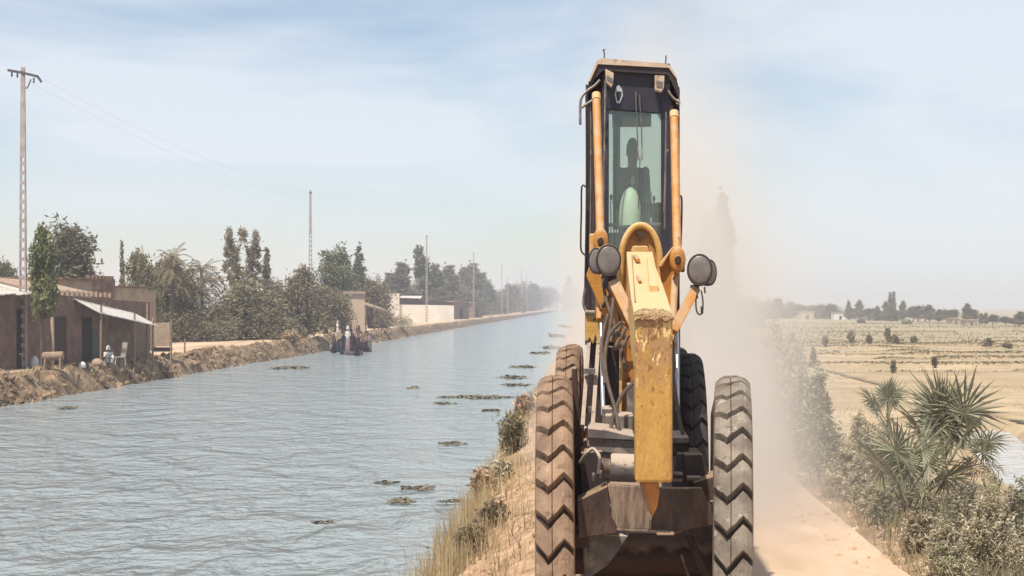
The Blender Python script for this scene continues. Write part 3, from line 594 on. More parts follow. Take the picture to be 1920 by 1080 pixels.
LT = [ # kind, px, top, width px, distance, label
 ('round', 8, 474, 34, 215, 'dark roundish tree at the left edge behind the tin roof'),
 ('upright', 78, 412, 40, 123.5, None),
 ('round', 128, 398, 74, 185, 'big dark dense tree with rounded crown rising behind the mud houses'),
 ('upright', 168, 488, 26, 220, 'small grey green tree right of the big dark tree'),
 ('column', 228, 448, 13, 230, 'thin spindly tree standing alone above the far roofs'),
 ('mound', 35, 500, 110, 215, 'low dark thicket behind the tin roofed mud house'),
 ('brown', 268, 455, 64, 212, 'brown dusty tree crowding the end of the mud house'),
 ('brown', 325, 468, 80, 228, 'brown green tree in the palm grove, behind the palms'),
 ('sparse', 437, 420, 46, 250, 'tall sparse eucalyptus with see through crown, left of the pair'),
 ('sparse', 473, 424, 42, 255, 'tall sparse eucalyptus with see through crown, right of the pair'),
 ('column', 500, 462, 22, 250, 'narrow grey tree at the right shoulder of the sparse eucalyptus pair'),
 ('mound', 450, 508, 150, 235, 'wide grey green bushy tree mass reaching the ground beside the palms'),
 ('mound', 500, 545, 90, 232, 'lower bushy tree between the palm grove and the second power pole'),
 ('round', 520, 516, 22, 260, 'tiny round dark tree left of the second power pole'),
 ('brown', 560, 488, 62, 238, 'olive leaning tree just left of the second power pole'),
 ('broad', 630, 448, 84, 308, 'large dark green tree right of the second power pole'),
 ('cone', 672, 452, 42, 350, 'pointed dark tree behind the large green tree'),
 ('brown', 612, 530, 70, 285, 'bushy brown tree left of the tall beige house'),
 ('brown', 700, 515, 66, 350, 'brown bushy tree above the straw porch'),
 ('upright', 727, 505, 24, 380, 'thin pale tree seen between the brown bush and the pointed tree'),
 ('upright', 750, 484, 40, 400, 'upright grey tree behind the long cream wall'),
 ('brown', 738, 540, 60, 395, 'low brown tree behind the left end of the cream wall'),
 ('upright', 780, 545, 40, 410, 'low grey tree behind the dark roof strip'),
 ('ragged', 790, 458, 42, 415, 'tall ragged dark tree beside the third power pole'),
 ('ragged', 818, 492, 40, 420, 'ragged dark tree with drooping crown right of the third power pole'),
 ('upright', 845, 490, 36, 440, 'grey tree above the right end of the cream wall'),
 ('upright', 872, 494, 26, 440, 'grey tree just left of the fourth power pole'),
 ('upright', 890, 486, 34, 450, 'grey tree right behind the fourth power pole'),
 ('brown', 868, 530, 44, 390, 'brown tree overhanging the small mud hut'),
 ('upright', 907, 505, 26, 480, 'grey tree right of the fourth power pole'),
 ('mound', 905, 538, 60, 470, 'brown grey thicket behind the second mud hut'),
 ('mound', 928, 540, 50, 560, 'thicket left of the fifth power pole'),
 ('upright', 952, 528, 20, 600, 'small pointed tree right of the fifth power pole'),
 ('mound', 965, 546, 46, 640, 'low hazy thicket between the fifth and sixth power poles'),
 ('round', 998, 526, 22, 700, 'rounded dark tree by the farthest power poles'),
 ('mound', 1012, 540, 40, 800, 'hazy thicket left of the canal end'),
 ('round', 1030, 534, 26, 950, 'rounded hazy tree near the canal end'),
 ('mound', 1052, 545, 44, 1000, 'low hazy thicket at the canal end'),
 ('cone', 1066, 514, 24, 900, 'tall hazy pointed tree closing the canal view'),
 ('column', 1076, 530, 14, 950, 'hazy tree right of the tall pointed one at the canal end'),
 ('mound', 1088, 540, 26, 1000, 'hazy thicket touching the machine cab'),
 ] + [(['mound','brown','mound','broad'][i % 4], 715 + i * 27, 508 + (i * 37 % 23) + i * 1.2, 52 - i * 1.5, 560 + i * 40, 'low tree in the continuous belt, %s' % q) for i, q in enumerate(['above the straw porch', 'behind the tall cream end', 'behind the tin strip roof', 'left of the third pole', 'right of the third pole', 'over the right cream end', 'over the first mud hut', 'over the second mud hut', 'left of the fifth pole', 'right of the fifth pole', 'left of the sixth pole', 'behind the farthest pole'])]
for (k, px, top, wp, Y, lab) in LT:
    if 712 < px < 872: Y = max(Y, 520)
    wp *= 1.22; Y = max(Y, 0 if px == 78 else (54 if px > 700 else 41) / ((1095 - min(px, 1080)) / F)); Y = min(Y, 2420 + px)
    if lab is None: k = 'bright'; lab = 'bright green tree growing before the tin roof beside the first power pole'
    treepx(k, px, top, wp, Y, lab, group='trees along the village side of the canal')
LOWB = [('mound', 345, 556, 110, 224, 'low dark thicket at the foot of the date palms'), ('mound', 290, 560, 60, 222, 'low thicket between the mud house end and the palms'), ('mound', 420, 560, 80, 228, 'low thicket right of the palm feet')]
for (k, px, top, wp, Y, lab) in LOWB: treepx(k, px, top, wp, Y, lab, cat='bush', name='brush', group='brush behind the village')
# brush band further back that fills gaps
for i, (px, top, wp, Y) in enumerate([(585, 545, 60, 300), (655, 540, 60, 350), (820, 548, 60, 420), (100, 512, 60, 260), (195, 520, 50, 260), (530, 560, 50, 300), (770, 555, 50, 420), (985, 560, 40, 800), (940, 562, 40, 600)]):
    Y = max(Y, 60 / ((1095 - px) / F))
    treepx('mound', px, top, wp, Y, 'low grey brown brush %s' % ['left of the large green tree', 'under the pointed dark tree', 'behind the middle of the cream wall', 'behind the first mud house', 'behind the raised mud block', 'behind the leaning olive tree', 'behind the dark roof strip', 'beside the sixth power pole', 'beside the fifth power pole'][i], cat='bush', group='brush behind the village', name='brush')
RT = [('mound', 1432, 556, 40, 900), ('upright', 1455, 556, 22, 950), ('mound', 1475, 562, 40, 950), ('round', 1500, 570, 26, 930), ('broad', 1530, 568, 34, 900), ('broad', 1557, 567, 34, 880), ('cone', 1591, 561, 14, 840), ('upright', 1612, 560, 14, 820),
      ('round', 1604, 576, 14, 830), ('round', 1630, 576, 22, 810), ('cone', 1645, 572, 18, 800), ('upright', 1662, 562, 12, 760), ('column', 1669, 547, 9, 760), ('column', 1676, 546, 10, 760), ('round', 1682, 580, 20, 760), ('upright', 1692, 561, 11, 750), ('broad', 1712, 572, 26, 740), ('round', 1722, 570, 18, 735), ('upright', 1743, 569, 18, 720), ('round', 1735, 574, 20, 725),
      ('upright', 1760, 578, 14, 700), ('broad', 1776, 577, 20, 690), ('round', 1787, 578, 14, 690), ('upright', 1812, 566, 14, 650), ('round', 1823, 577, 16, 650), ('upright', 1841, 586, 9, 620), ('upright', 1848, 585, 9, 620), ('round', 1862, 588, 16, 600), ('round', 1886, 592, 16, 590), ('upright', 1912, 582, 18, 560), ('round', 1902, 594, 14, 570), ('mound', 1660, 588, 60, 820), ('mound', 1560, 584, 80, 940)]
rk = ['farthest left hazy thicket on the field horizon', 'thin hazy tree at the left end of the field horizon', 'hazy thicket right of the dust on the field horizon', 'small round tree above the pale hut', 'broad tree right of the pale hut', 'broad tree above the white hut', 'narrow pointed tree just right of the white hut', 'second narrow tree right of the white hut', 'low round tree between the two narrow trees', 'low round tree right of the two narrow trees', 'small pointed tree left of the tall trio', 'shorter left tree of the tall trio', 'tall thin left tree of the twin poplars', 'tall thin right tree of the twin poplars', 'low tree at the foot of the twin poplars', 'slim tree alone right of the twin poplars', 'broad tree right of the slim tree', 'rounded tree joined to the broad one', 'upright dark tree at the end of the joined group', 'round tree left of the upright dark one', 'small upright tree between two groups', 'broad low tree in the next group', 'round tree ending that group', 'peaked tree above the low mud wall', 'round tree right of the peaked one', 'left of two tiny slim trees', 'right of two tiny slim trees', 'small round tree by itself near the right', 'round little tree left of the edge group', 'tall tree at the right edge of the photo', 'low tree left of the one at the right edge', 'long low hedge behind the twin poplars', 'long low hedge behind the white hut']
for (k, px, top, wp, Y), lab in zip(RT, rk):
    treepx(k, px, top, wp * 1.4, Y, lab + ', across the field', group='trees on the far side of the field')
treepx('upright', 1358, 342, 46, 330, 'tall thin tree half lost in the dust right of the machine', group='trees behind the dust')
treepx('upright', 1325, 384, 44, 340, 'shorter thin tree fading into the dust beside the tall one', group='trees behind the dust')
treepx('mound', 1395, 545, 70, 500, 'low thicket almost lost in the dust', group='trees behind the dust')

# date palms of the grove
def frond(mb, base, az, up, ln, drp, wl, n=12):
    d = Vector((math.cos(az), math.sin(az), 0)); pts = []
    for i in range(n + 1):
        t = i / n; pts.append(base + d * ln * t * (1 - .15 * t) * math.cos(up * .6) + Vector((0, 0, ln * (math.sin(up) * t - drp * t * t))))
    sd_ = Vector((-d.y, d.x, 0))
    for i in range(1, n):
        t = i / n; p = pts[i]; f = (pts[i + 1] - pts[i]).normalized(); L_ = wl * math.sin(PI * (.15 + .8 * t))
        for s in (-1, 1):
            q = p + (sd_ * s * .8 + f * .6) * L_ + Vector((0, 0, -.3 * L_))
            mb.add([p - f * .06 * ln * .4, p + f * .06 * ln * .4, q], [(0, 1, 2)])
    mb.tube(pts, .02 * ln * .3, 4, cap=False)
def date_palm(px, top, wpx, Y, label, seed):
    r = random.Random(seed); x = (px - 960) / F * Y; z = ground(x, Y) - .05; ht = EYE + (HORIZON - top) / F * Y - z; wd = wpx / F * Y
    root = empty('date_palm', (x, Y, z)); hh = ht - wd * .55
    t = MB(); t.tube([(0, 0, 0), (.1, 0, hh * .5), (0, 0, hh)], .26, 9); t.build('trunk', M['bark'], root)
    mb = MB()
    for i in range(95): frond(mb, Vector((0, 0, hh - wd * .25 * (i % 3))), r.uniform(0, 2 * PI), r.uniform(-.8, 1.35), wd * r.uniform(.40, .66), r.uniform(.35, 1.0), wd * .11)
    mb.build('crown', M['leafolive'], root, fixn=False); tag(root, label, 'palm tree', 'date palms in the grove')
date_palm(322, 438, 84, 222, 'tallest date palm with spiky top behind the small stand', 1)
date_palm(378, 455, 92, 230, 'date palm with wide feathery fronds right of the tallest', 2)
date_palm(285, 470, 84, 224, 'dusty brown palm nearest the mud house end', 3)
date_palm(352, 515, 84, 226, 'short palm with drooping fronds in front of the grove', 4)
date_palm(398, 545, 76, 227, 'lowest palm with fronds brushing the ground at the grove edge', 5)

# ================================================================== POWER POLES
def pole(px, top, base, Y, label, arm=True):
    x = (px - 960) / F * Y; z = EYE - (base - HORIZON) / F * Y; zt = EYE - (top - HORIZON) / F * Y; h = zt - z
    root = empty('power_pole', (x, Y, z)); mb = MB(); n = 22; hs = h * .70
    for s in (-1, 1):
        mb.hexa([(s * .26 - .06, -.15, 0), (s * .26 + .06, -.15, 0), (s * .26 + .06, .15, 0), (s * .26 - .06, .15, 0)],
                [(s * .17 - .05, -.1, hs), (s * .17 + .05, -.1, hs), (s * .17 + .05, .1, hs), (s * .17 - .05, .1, hs)])
    for i in range(n):
        t = (i + .2) / n; zz = hs * t; w_ = .26 + (.17 - .26) * t - .04; mb.box((-w_, -.11, zz), (w_, .11, zz + .28))
    mb.hexa([(-.22, -.1, hs), (.22, -.1, hs), (.22, .1, hs), (-.22, .1, hs)], [(-.15, -.08, h), (.15, -.08, h), (.15, .08, h), (-.15, .08, h)])
    mb.build('shaft', M['concrete'], root)
    if arm:
        a = Vector((-1.45, .9, h - .1)); b = Vector((1.3, -.5, h - .8)); c = Vector((1.65, -.7, h - 1.25)); m_ = MB(); m_.bar(a, (0, -.12, h - .45), .12, .2); m_.bar((0, -.12, h - .45), b, .12, .2); m_.bar(b, c, .1, .16)
        m_.build('crossarm', M['iron'], root)
        for q in (a + Vector((.3, 0, -.1)), a + Vector((.8, -.2, -.2)), b + Vector((-.3, 0, -.1))):
            i_ = MB(); i_.lathe(q, (0, 0, -1), [(0, .05), (.1, .08), (.2, .05), (.3, .09), (.42, .04)], 8); i_.build('insulator', M['iron'], root)
        i_ = MB(); i_.tube([(.75, -.4, h - 1.0), (.55, -.4, h - 1.5), (.42, -.4, h - 1.7), (.3, -.4, h - 1.66)], .05, 6); i_.build('wire_guide', M['iron'], root)
    else:
        m_ = MB(); m_.bar((-.12, -.1, h - .3), (.3, -.1, h - .42), .1, .16); m_.build('crossarm', M['iron'], root)
    tag(root, label, 'power pole', 'power poles along the canal'); return root
pole(43, 126, 690, 125, 'nearest and tallest power pole of pierced concrete with a tilted crossarm')
pole(582, 357, 629, 258, 'second power pole, thin and dark in front of the olive tree', False)
pole(800, 441, 604, 421, 'third power pole standing before the long cream wall', False)
pole(888, 474, 599.5, 590, 'fourth power pole beside the mud huts', False)
pole(941, 494, 593.2, 790, 'fifth power pole along the far bank', False)
pole(978, 507, 588.9, 1038, 'sixth power pole, small in the distance', False)
pole(988, 515, 587.7, 1135, 'farthest power pole just right of the sixth', False)
pole(952, 520, 591.9, 850, 'short distant pole between the fifth and sixth poles', False)
def wire(p, q, sag, label):
    mb = MB(); pts = []
    for i in range(25):
        t = i / 24; v = p.lerp(q, t); v.z -= sag * 4 * t * (1 - t); pts.append(v)
    mb.tube(pts, .006, 5); tag(mb.build('power_line', M['wire']), label, 'cable', 'cables between the first two power poles')
wire(P(80, 148, 124.2), P(583, 362, 257.8), 1.2, 'upper thin cable running from the nearest pole crossarm to the second pole')
wire(P(58, 156, 124.5), P(582, 372, 257.8), 1.4, 'lower thin cable running from the nearest pole to the second pole')

# ================================================================== BUILDINGS
def wallbox(mb, p, q, depth, z0, z1):
    """wall block whose front runs p->q (world XY) and goes back `depth` away from the canal"""
    p = Vector((p[0], p[1])); q = Vector((q[0], q[1])); d = (q - p).normalized(); n = Vector((-d.y, d.x)) * depth
    z1a, z1b = (z1 if isinstance(z1, tuple) else (z1, z1))
    lo = [(p.x, p.y, z0), (q.x, q.y, z0), (q.x + n.x, q.y + n.y, z0), (p.x + n.x, p.y + n.y, z0)]
    hi = [(p.x, p.y, z1a), (q.x, q.y, z1b), (q.x + n.x, q.y + n.y, z1b), (p.x + n.x, p.y + n.y, z1a)]
    return mb.hexa(lo, hi)
def front_panel(mb, p, q, t0, t1, z0, z1, off=.05, th=.08):
    p = Vector((p[0], p[1])); q = Vector((q[0], q[1])); d = (q - p); n = Vector((d.y, -d.x)).normalized()
    a = p + d * t0 + n * off; b = p + d * t1 + n * off; e = n * -th
    return mb.hexa([(a.x, a.y, z0), (b.x, b.y, z0), (b.x + e.x, b.y + e.y, z0), (a.x + e.x, a.y + e.y, z0)], [(a.x, a.y, z1), (b.x, b.y, z1), (b.x + e.x, b.y + e.y, z1), (a.x + e.x, a.y + e.y, z1)])
def slab(mb, c4, th):
    lo = [Vector(v) for v in c4]; return mb.hexa([v - Vector((0, 0, th)) for v in lo], lo)
# --- tin-roofed house at the left edge
p = P(-90, 0, 116); q = P(66, 0, 127)
root = empty('mud_house', (0, 0, 0))
mb = MB(); wallbox(mb, p, q, 9, -1, 5.75); mb.build('wall', M['mud'], root)
zf, zb = 5.72, 7.0
d = (Vector((q.x, q.y, 0)) - Vector((p.x, p.y, 0))).normalized(); nb = Vector((-d.y, d.x, 0))
A = Vector((p.x, p.y, 0)); B = Vector((q.x, q.y, 0))
mb = MB()
for i in range(14):
    t0, t1 = i / 14, (i + .97) / 14; a = A.lerp(B, t0); b = A.lerp(B, t1); dz = .05 * ((i * 7) % 3)
    slab(mb, [a - nb * .8 + Vector((0, 0, zf + dz)), b - nb * .8 + Vector((0, 0, zf + dz)), b + nb * 9.3 + Vector((0, 0, zb + 1.0 + dz)), a + nb * 9.3 + Vector((0, 0, zb + 1.0 + dz))], .08)
mb.build('roof', M['tin'], root)
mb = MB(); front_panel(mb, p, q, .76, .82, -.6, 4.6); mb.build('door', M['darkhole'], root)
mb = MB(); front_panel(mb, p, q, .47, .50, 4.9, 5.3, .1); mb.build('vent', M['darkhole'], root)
tag(root, 'mud house at the left edge under a pale tin roof', 'house')
# --- main mud house with tiled parapet
p = P(66, 0, 127.6); q = P(281, 0, 150)
A = Vector((p.x, p.y, 0)); B = Vector((q.x, q.y, 0)); d = (B - A).normalized(); nb = Vector((-d.y, d.x, 0))
root = empty('mud_house', (0, 0, 0))
mb = MB(); wallbox(mb, p, q, 8, -1.2, (5.85, 5.2)); mb.build('wall', M['mud'], root)
r = random.Random(3)
for i in range(13):   # row of pale parapet bricks between dark gaps
    mb = MB(); t = .12 + i * .040; a = A.lerp(B, t) - nb * .12; z = 5.82 - .35 * t
    mb.box((a.x - .11, a.y - .12, z + r.uniform(-.03, .03)), (a.x + .11, a.y + .15, z + .42 + r.uniform(-.05, .05))); mb.build('parapet_brick', M['mudlight'], root)
mb = MB(); a = A.lerp(B, .06) + nb * .6; b = A.lerp(B, .56) + nb * .6
slab(mb, [a + Vector((0, 0, 6.15)), b + Vector((0, 0, 5.95)), b + nb * 5 + Vector((0, 0, 7.0)), a + nb * 5 + Vector((0, 0, 7.3))], .15); mb.build('roof', M['mudlight'], root)
mb = MB()
for i in range(9):
    t0 = .30 + i * .060; t1 = t0 + .058; a = A.lerp(B, t0); b = A.lerp(B, t1); za = 5.55 - (t0 - .3) * 2.3; zb_ = 5.55 - (t1 - .3) * 2.3
    slab(mb, [a - nb * 2.4 + Vector((0, 0, za - 1.25)), b - nb * 2.4 + Vector((0, 0, zb_ - 1.25)), b + nb * .1 + Vector((0, 0, zb_)), a + nb * .1 + Vector((0, 0, za))], .08)
mb.build('porch_roof', M['tin'], root)
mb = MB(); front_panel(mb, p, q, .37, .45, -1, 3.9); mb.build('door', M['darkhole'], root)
mb = MB(); front_panel(mb, p, q, .45, .50, -1, 2.9, .10, .06); mb.build('door_leaf', M['iron'], root)
mb = MB(); front_panel(mb, p, q, .15, .24, -1, 4.0, .04); mb.build('side_door', M['maroon'], root)
for t in (.32, .62, .80, .985):
    a = A.lerp(B, t) - nb * 2.2; zt = 5.0 - (t - .3) * 2.3 if t > .3 else 4.5
    mb = MB(); mb.tube([(a.x, a.y, -1.5), (a.x + .05, a.y, zt)], .09, 7); mb.build('post', M['wood'], root)
mb = MB()
for t, z0, z1 in ((.64, 0, 2.8), (.68, .4, 2.2), (.66, -.2, 1.7)):
    a = A.lerp(B, t) - nb * 1.8; mb.tube([(a.x, a.y, z0 - .8), (a.x + .25, a.y, z1)], .05, 5)
mb.build('leaning_sticks', M['wood'], root)
tag(root, 'long mud house with a pale sloping porch roof and a dark doorway', 'house')
# --- block behind with crenellated top
root = empty('mud_house', (0, 0, 0)); p = P(168, 0, 158); q = P(216, 0, 163)
mb = MB(); wallbox(mb, p, q, 6, -1, 7.6); mb.build('wall', M['mud'], root)
mb = MB()
for i in range(7): front_panel(mb, p, q, i / 7, (i + .55) / 7, 7.6, 7.9, 0, .4)
mb.build('parapet', M['mud'], root); tag(root, 'raised dark brick block behind the porch roofed mud house', 'house')
root = empty('mud_house', (0, 0, 0)); p = P(214, 0, 172); q = P(292, 0, 180)
mb = MB(); wallbox(mb, p, q, 6, -1, (7.0, 6.6)); mb.build('wall', M['mudlight'], root)
mb = MB(); wallbox(mb, P(214, 0, 171.6), P(292, 0, 179.6), 6.6, 6.9, 7.05); mb.build('roof', M['mud'], root); tag(root, 'lighter mud building right of the raised dark block', 'house')
root = empty('mud_house', (0, 0, 0)); p = P(118, 0, 150); q = P(172, 0, 158)
mb = MB(); wallbox(mb, p, q, 5, -1, (7.5, 7.3)); mb.build('wall', M['mudlight'], root)
mb = MB(); wallbox(mb, P(116, 0, 149), P(173, 0, 157.5), 6.5, 7.35, 7.55); mb.build('roof', M['mud'], root); tag(root, 'pale mud gable rising behind the row of parapet bricks', 'house')
# --- right end of the village row
root = empty('house', (0, 0, 0)); p = P(641, 0, 290); q = P(684, 0, 291)
mb = MB(); wallbox(mb, p, q, 5, -1, (7.5, 7.15)); mb.build('wall', M['beige'], root)
mb = MB(); wallbox(mb, P(640, 0, 289.6), P(685, 0, 290.6), 5.8, 7.1, 7.6); mb.build('roof', M['mudlight'], root); tag(root, 'tall plain beige block above the women at the water', 'house')
root = empty('porch', (0, 0, 0)); Y = 240
mb = MB(); a, b = P(685, 571, 318), P(728, 584, 345)
slab(mb, [a, b, b + Vector((-1, 6, .6)), a + Vector((-1, 6, .6))], .35); mb.build('roof', M['mudlight'], root)
for px, py in ((686, 574), (702, 579), (710, 581), (727, 585)):
    t = P(px, py, 318 + (px - 685) * .62); mb = MB(); mb.tube([(t.x, t.y, -.6), (t.x, t.y, t.z)], .13, 7); mb.build('post', M['wood'], root)
a, b = P(685, 590, 345), P(727, 590, 350); mb = MB(); mb.box((a.x, 350, -.6), (b.x, 350.5, 4.6)); mb.build('back_wall', M['maroon'], root)
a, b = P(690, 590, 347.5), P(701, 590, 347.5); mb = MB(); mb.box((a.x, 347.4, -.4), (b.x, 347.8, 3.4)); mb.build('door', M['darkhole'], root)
tag(root, 'open straw roofed porch on posts between the beige block and the cream wall', 'porch')
root = empty('house', (0, 0, 0))
mb = MB(); p = P(727, 0, 484); q = P(749, 0, 486); wallbox(mb, p, q, 4, -1, 8.8); p2 = P(749, 0, 487); q2 = P(851, 0, 494); wallbox(mb, p2, q2, 4, -1, (5.45, 5.2)); mb.build('wall', M['cream'], root)
mb = MB(); wallbox(mb, P(749, 0, 493), P(848, 0, 500), 6, 4.5, (7.6, 6.2)); mb.build('upper_wall', M['maroon'], root)
mb = MB(); a, b = P(749, 0, 491), P(789, 0, 493); slab(mb, [Vector((a.x, a.y, 7.65)), Vector((b.x, b.y, 7.45)), Vector((b.x, b.y + 8, 8.2)), Vector((a.x, a.y + 8, 8.2))], .15); mb.build('roof', M['tin'], root)
tag(root, 'cream walled compound with a taller left end and dark strip under its roof', 'house')
for (x0, x1, Y, top, lab, mt) in ((852, 879, 610, 566, 'small brown mud hut right of the long cream wall', 'mud'), (886, 904, 690, 568, 'second small brown mud hut behind the fourth power pole', 'mud')):
    root = empty('hut', (0, 0, 0)); p = P(x0, 0, Y); q = P(x1, 0, Y + 12); zt = EYE + (HORIZON - top) / F * Y
    mb = MB(); wallbox(mb, p, q, 6, -1, zt); mb.build('wall', M[mt], root); mb = MB(); wallbox(mb, P(x0 - 1, 0, Y - 1), P(x1 + 1, 0, Y + 11), 8, zt - .02, zt + .3); mb.build('roof', M['mudlight'], root)
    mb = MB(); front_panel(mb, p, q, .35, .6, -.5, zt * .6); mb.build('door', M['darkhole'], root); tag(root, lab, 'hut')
for k, (x0, x1, Y, top, c, lab) in enumerate(((978, 984, 1250, 565, 'cream', 'tiny white hut far down the village bank'), (1048, 1053, 2330, 568, 'cream', 'tiny pale hut near the end of the canal'), (1502, 1526, 880, 585, 'beige', 'pale square hut across the field'), (1564, 1588, 850, 587, 'white', 'small bright white hut across the field'), (1638, 1654, 800, 590, 'beige', 'low mud hut left of the tall trio of trees'), (1785, 1800, 640, 598, 'mudlight', 'low mud hut across the field, small and left of the wide one'), (1812, 1832, 600, 601, 'mudlight', 'wide low mud hut across the field near the right'), (1440, 1450, 900, 582, 'beige', 'hazy pale hut beside the dust across the field'))):
    root = empty('hut', (0, 0, 0)); p = P(x0, 0, Y); q = P(x1, 0, Y); zt = EYE + (HORIZON - top) / F * Y; g = ground(p.x, Y)
    mb = MB(); mb.box((p.x, Y, g - 1), (q.x, Y + 8, zt)); mb.build('wall', M[c], root)
    mb = MB(); mb.box((p.x - .3, Y - .3, zt + .003), (q.x + .3, Y + 8.3, zt + .4)); mb.build('roof', M['mudlight'], root)
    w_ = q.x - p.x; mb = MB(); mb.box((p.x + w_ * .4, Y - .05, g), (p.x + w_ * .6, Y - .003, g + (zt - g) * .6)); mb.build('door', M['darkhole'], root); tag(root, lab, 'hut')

# ================================================================== SMALL THINGS ON THE VILLAGE BANK
def stand_on(px, py, lo=100): h = hit(px, py, lo); return h
def chair(px, py, lab, sc=1.0, rz=0.3):
    h = stand_on(px, py); root = empty('chair', h, rz)
    sx, sz = .55 * sc, 1.0 * sc
    mb = MB(); mb.box((-sx, -.5, sz), (sx, .5, sz + .12)); mb.build('seat', M['plast'], root)
    mb = MB(); mb.hexa([(-sx, .42, sz + .12), (sx, .42, sz + .12), (sx, .52, sz + .12), (-sx, .52, sz + .12)], [(-sx, .62, sz + 1.3), (sx, .62, sz + 1.3), (sx, .72, sz + 1.3), (-sx, .72, sz + 1.3)]); mb.build('backrest', M['plast'], root)
    for a in (-1, 1):
        for b in (-1, 1): mb = MB(); mb.tube([(a * sx * .85, b * .42, sz), (a * sx, b * .5, 0)], .06, 6); mb.build('leg', M['plast'], root)
    tag(root, lab, 'chair', 'chairs outside the mud houses')
chair(24, 692, 'pale plastic chair beside the foot of the nearest power pole', 1.1, .9)
chair(222, 686, 'pale chair under the right end of the porch roof', .65, -.8)
h = stand_on(98, 689); root = empty('post', h)
mb = MB(); mb.tube([(0, 0, 0), (.03, 0, 2.0), (-.02, 0, 4.0)], .14, 9); mb.build('shaft', M['beige'], root); tag(root, 'pale upright post standing before the mud house near the first pole', 'post')
h = stand_on(100, 694); root = empty('log_stool', (h.x, h.y, h.z)); mb = MB(); mb.tube([(-.75, 0, 1.0), (.75, 0, 1.05)], .33, 9); mb.build('log', M['wood'], root)
for a in (-.55, .55): mb = MB(); mb.tube([(a, -.2, .9), (a * 1.1, -.3, 0)], .09, 6); mb.tube([(a, .2, .9), (a * 1.1, .3, 0)], .09, 6); mb.build('leg', M['wood'], root)
tag(root, 'rough log stand at the foot of the pale post', 'stand')
def sack(px, py, w_, hh, lab, m):
    h = stand_on(px, py); mb = MB(); mb.lathe((0, 0, 0), (.1, 0, 1), [(0, w_ * .4), (hh * .15, w_ * .52), (hh * .5, w_ * .5), (hh * .8, w_ * .38), (hh, w_ * .12)], 12)
    o = mb.build('sack', m); o.location = h; tag(o, lab, 'sack')
sack(63, 690, .75, .95, 'white sack on the ground right of the nearest power pole', M['white']); sack(154, 690, .55, .5, 'small pale sack on the bank below the dark doorway', M['white'])
sack(182, 686, 1.0, .6, 'greyish bundle beside the seated person', M['mudlight'])
# small stand with a pale panel on legs
h = stand_on(304, 671); root = empty('stand', h)
mb = MB(); mb.box((-.95, -.1, 1.05), (.75, .1, 3.35)); mb.build('panel', M['mudlight'], root)
for x in (-.95, .85): mb = MB(); mb.tube([(x, .05, -.1), (x, .05, 3.7)], .10, 7); mb.build('leg', M['wood'], root)
mb = MB(); mb.box((-.9, 0, .55), (.8, .9, .95)); mb.build('shelf', M['darkhole'], root)
tag(root, 'small stall with a pale square panel raised on wooden legs', 'stall')
h = stand_on(346, 664); mb = MB(); mb.tube([(0, 0, -.2), (.03, 0, 1.5)], .09, 7); o = mb.build('post', M['wood']); o.location = h; tag(o, 'short dark stake on the bank right of the small stall', 'post')
h = stand_on(276, 676); mb = MB(); mb.tube([(0, 0, -.2), (0, 0, 5.2)], .09, 7); o = mb.build('post', M['wood']); o.location = h; tag(o, 'thin tall pole at the corner of the long mud house', 'post')
# brush heap / fallen branch near pole 2
for k, (px, py, w_, lab) in enumerate([(562, 634, 50, 'heap of dry cut branches on the bank below the leaning olive tree'), (545, 640, 30, 'smaller heap of dry straw left of the branch heap')]):
    h = stand_on(px, py); ww = w_ / F * h.y; V = crown_pts([(0, 0, ww * .3, ww * .5, ww * .4, ww * .38)], 1500, .13, 90 + k, elong=2.5)
    o = quads_obj('branch_heap', V, M['straw']); o.location = h; tag(o, lab, 'brush heap')
for k, (px, py, w_, hh, lab) in enumerate([(735, 612, 26, 18, 'low dry bush on the bank before the tall end of the cream wall'), (762, 604, 22, 14, 'brown bush before the cream wall, left of the third pole'), (620, 612, 40, 52, 'grey leafy bush at the left of the beige block'), (716, 618, 50, 40, 'dry tangled shrub right of the women on the bank slope'), (752, 616, 44, 22, 'dry shrub on the bank slope beyond the tangled one'), (692, 606, 16, 26, 'little dry bush before the straw porch'), (826, 596, 18, 30, 'thin bush before the right end of the cream wall'), (598, 622, 36, 30, 'low grey bush right of the second pole foot')]):
    h = stand_on(px, py); ww = w_ / F * h.y; hz = hh / F * h.y; root = empty('bush', h)
    quads_obj('foliage', crown_pts([(0, 0, hz * .5, ww * .5, ww * .5, hz * .5)], 1100, .14, 110 + k), M['leafolive' if k % 2 else 'leafpale'], root)
    mb = MB(); mb.tube([(0, 0, -.3), (0, 0, hz * .5)], .12, 6); mb.build('stem', M['bark'], root); tag(root, lab, 'bush', 'bushes along the village bank')
# boat
Y = (EYE - WATER_Z) * F / 91.0; c = P(663, 663, Y); root = empty('boat', (c.x, Y, WATER_Z), .12)
ln = 36 / F * Y; prof = []; mb = MB(); n = 12; vs = []
for i in range(n + 1):
    t = i / n * 2 - 1; w_ = .55 * (1 - abs(t) ** 2.6) + .03; z = .42 + .25 * abs(t) ** 3
    vs += [(t * ln / 2, -w_, z), (t * ln / 2, -w_ * .6, -.25), (t * ln / 2, w_ * .6, -.25), (t * ln / 2, w_, z), (t * ln / 2, w_ * .86, z), (t * ln / 2, w_ * .5, -.1), (t * ln / 2, -w_ * .5, -.1), (t * ln / 2, -w_ * .86, z)]
fs = [(i * 8 + j, i * 8 + (j + 1) % 8, i * 8 + 8 + (j + 1) % 8, i * 8 + 8 + j) for i in range(n) for j in range(8)]
mb.add(vs, fs + [tuple(range(8)), tuple(range(n * 8, n * 8 + 8))]); mb.build('hull', M['greydust'], root)
for t in (-.2, .22): mb = MB(); mb.box((t * ln - .12, -.5, .3), (t * ln + .12, .5, .38)); mb.build('bench', M['wood'], root)
tag(root, 'low grey plank boat lying in the water before the group of women', 'boat')

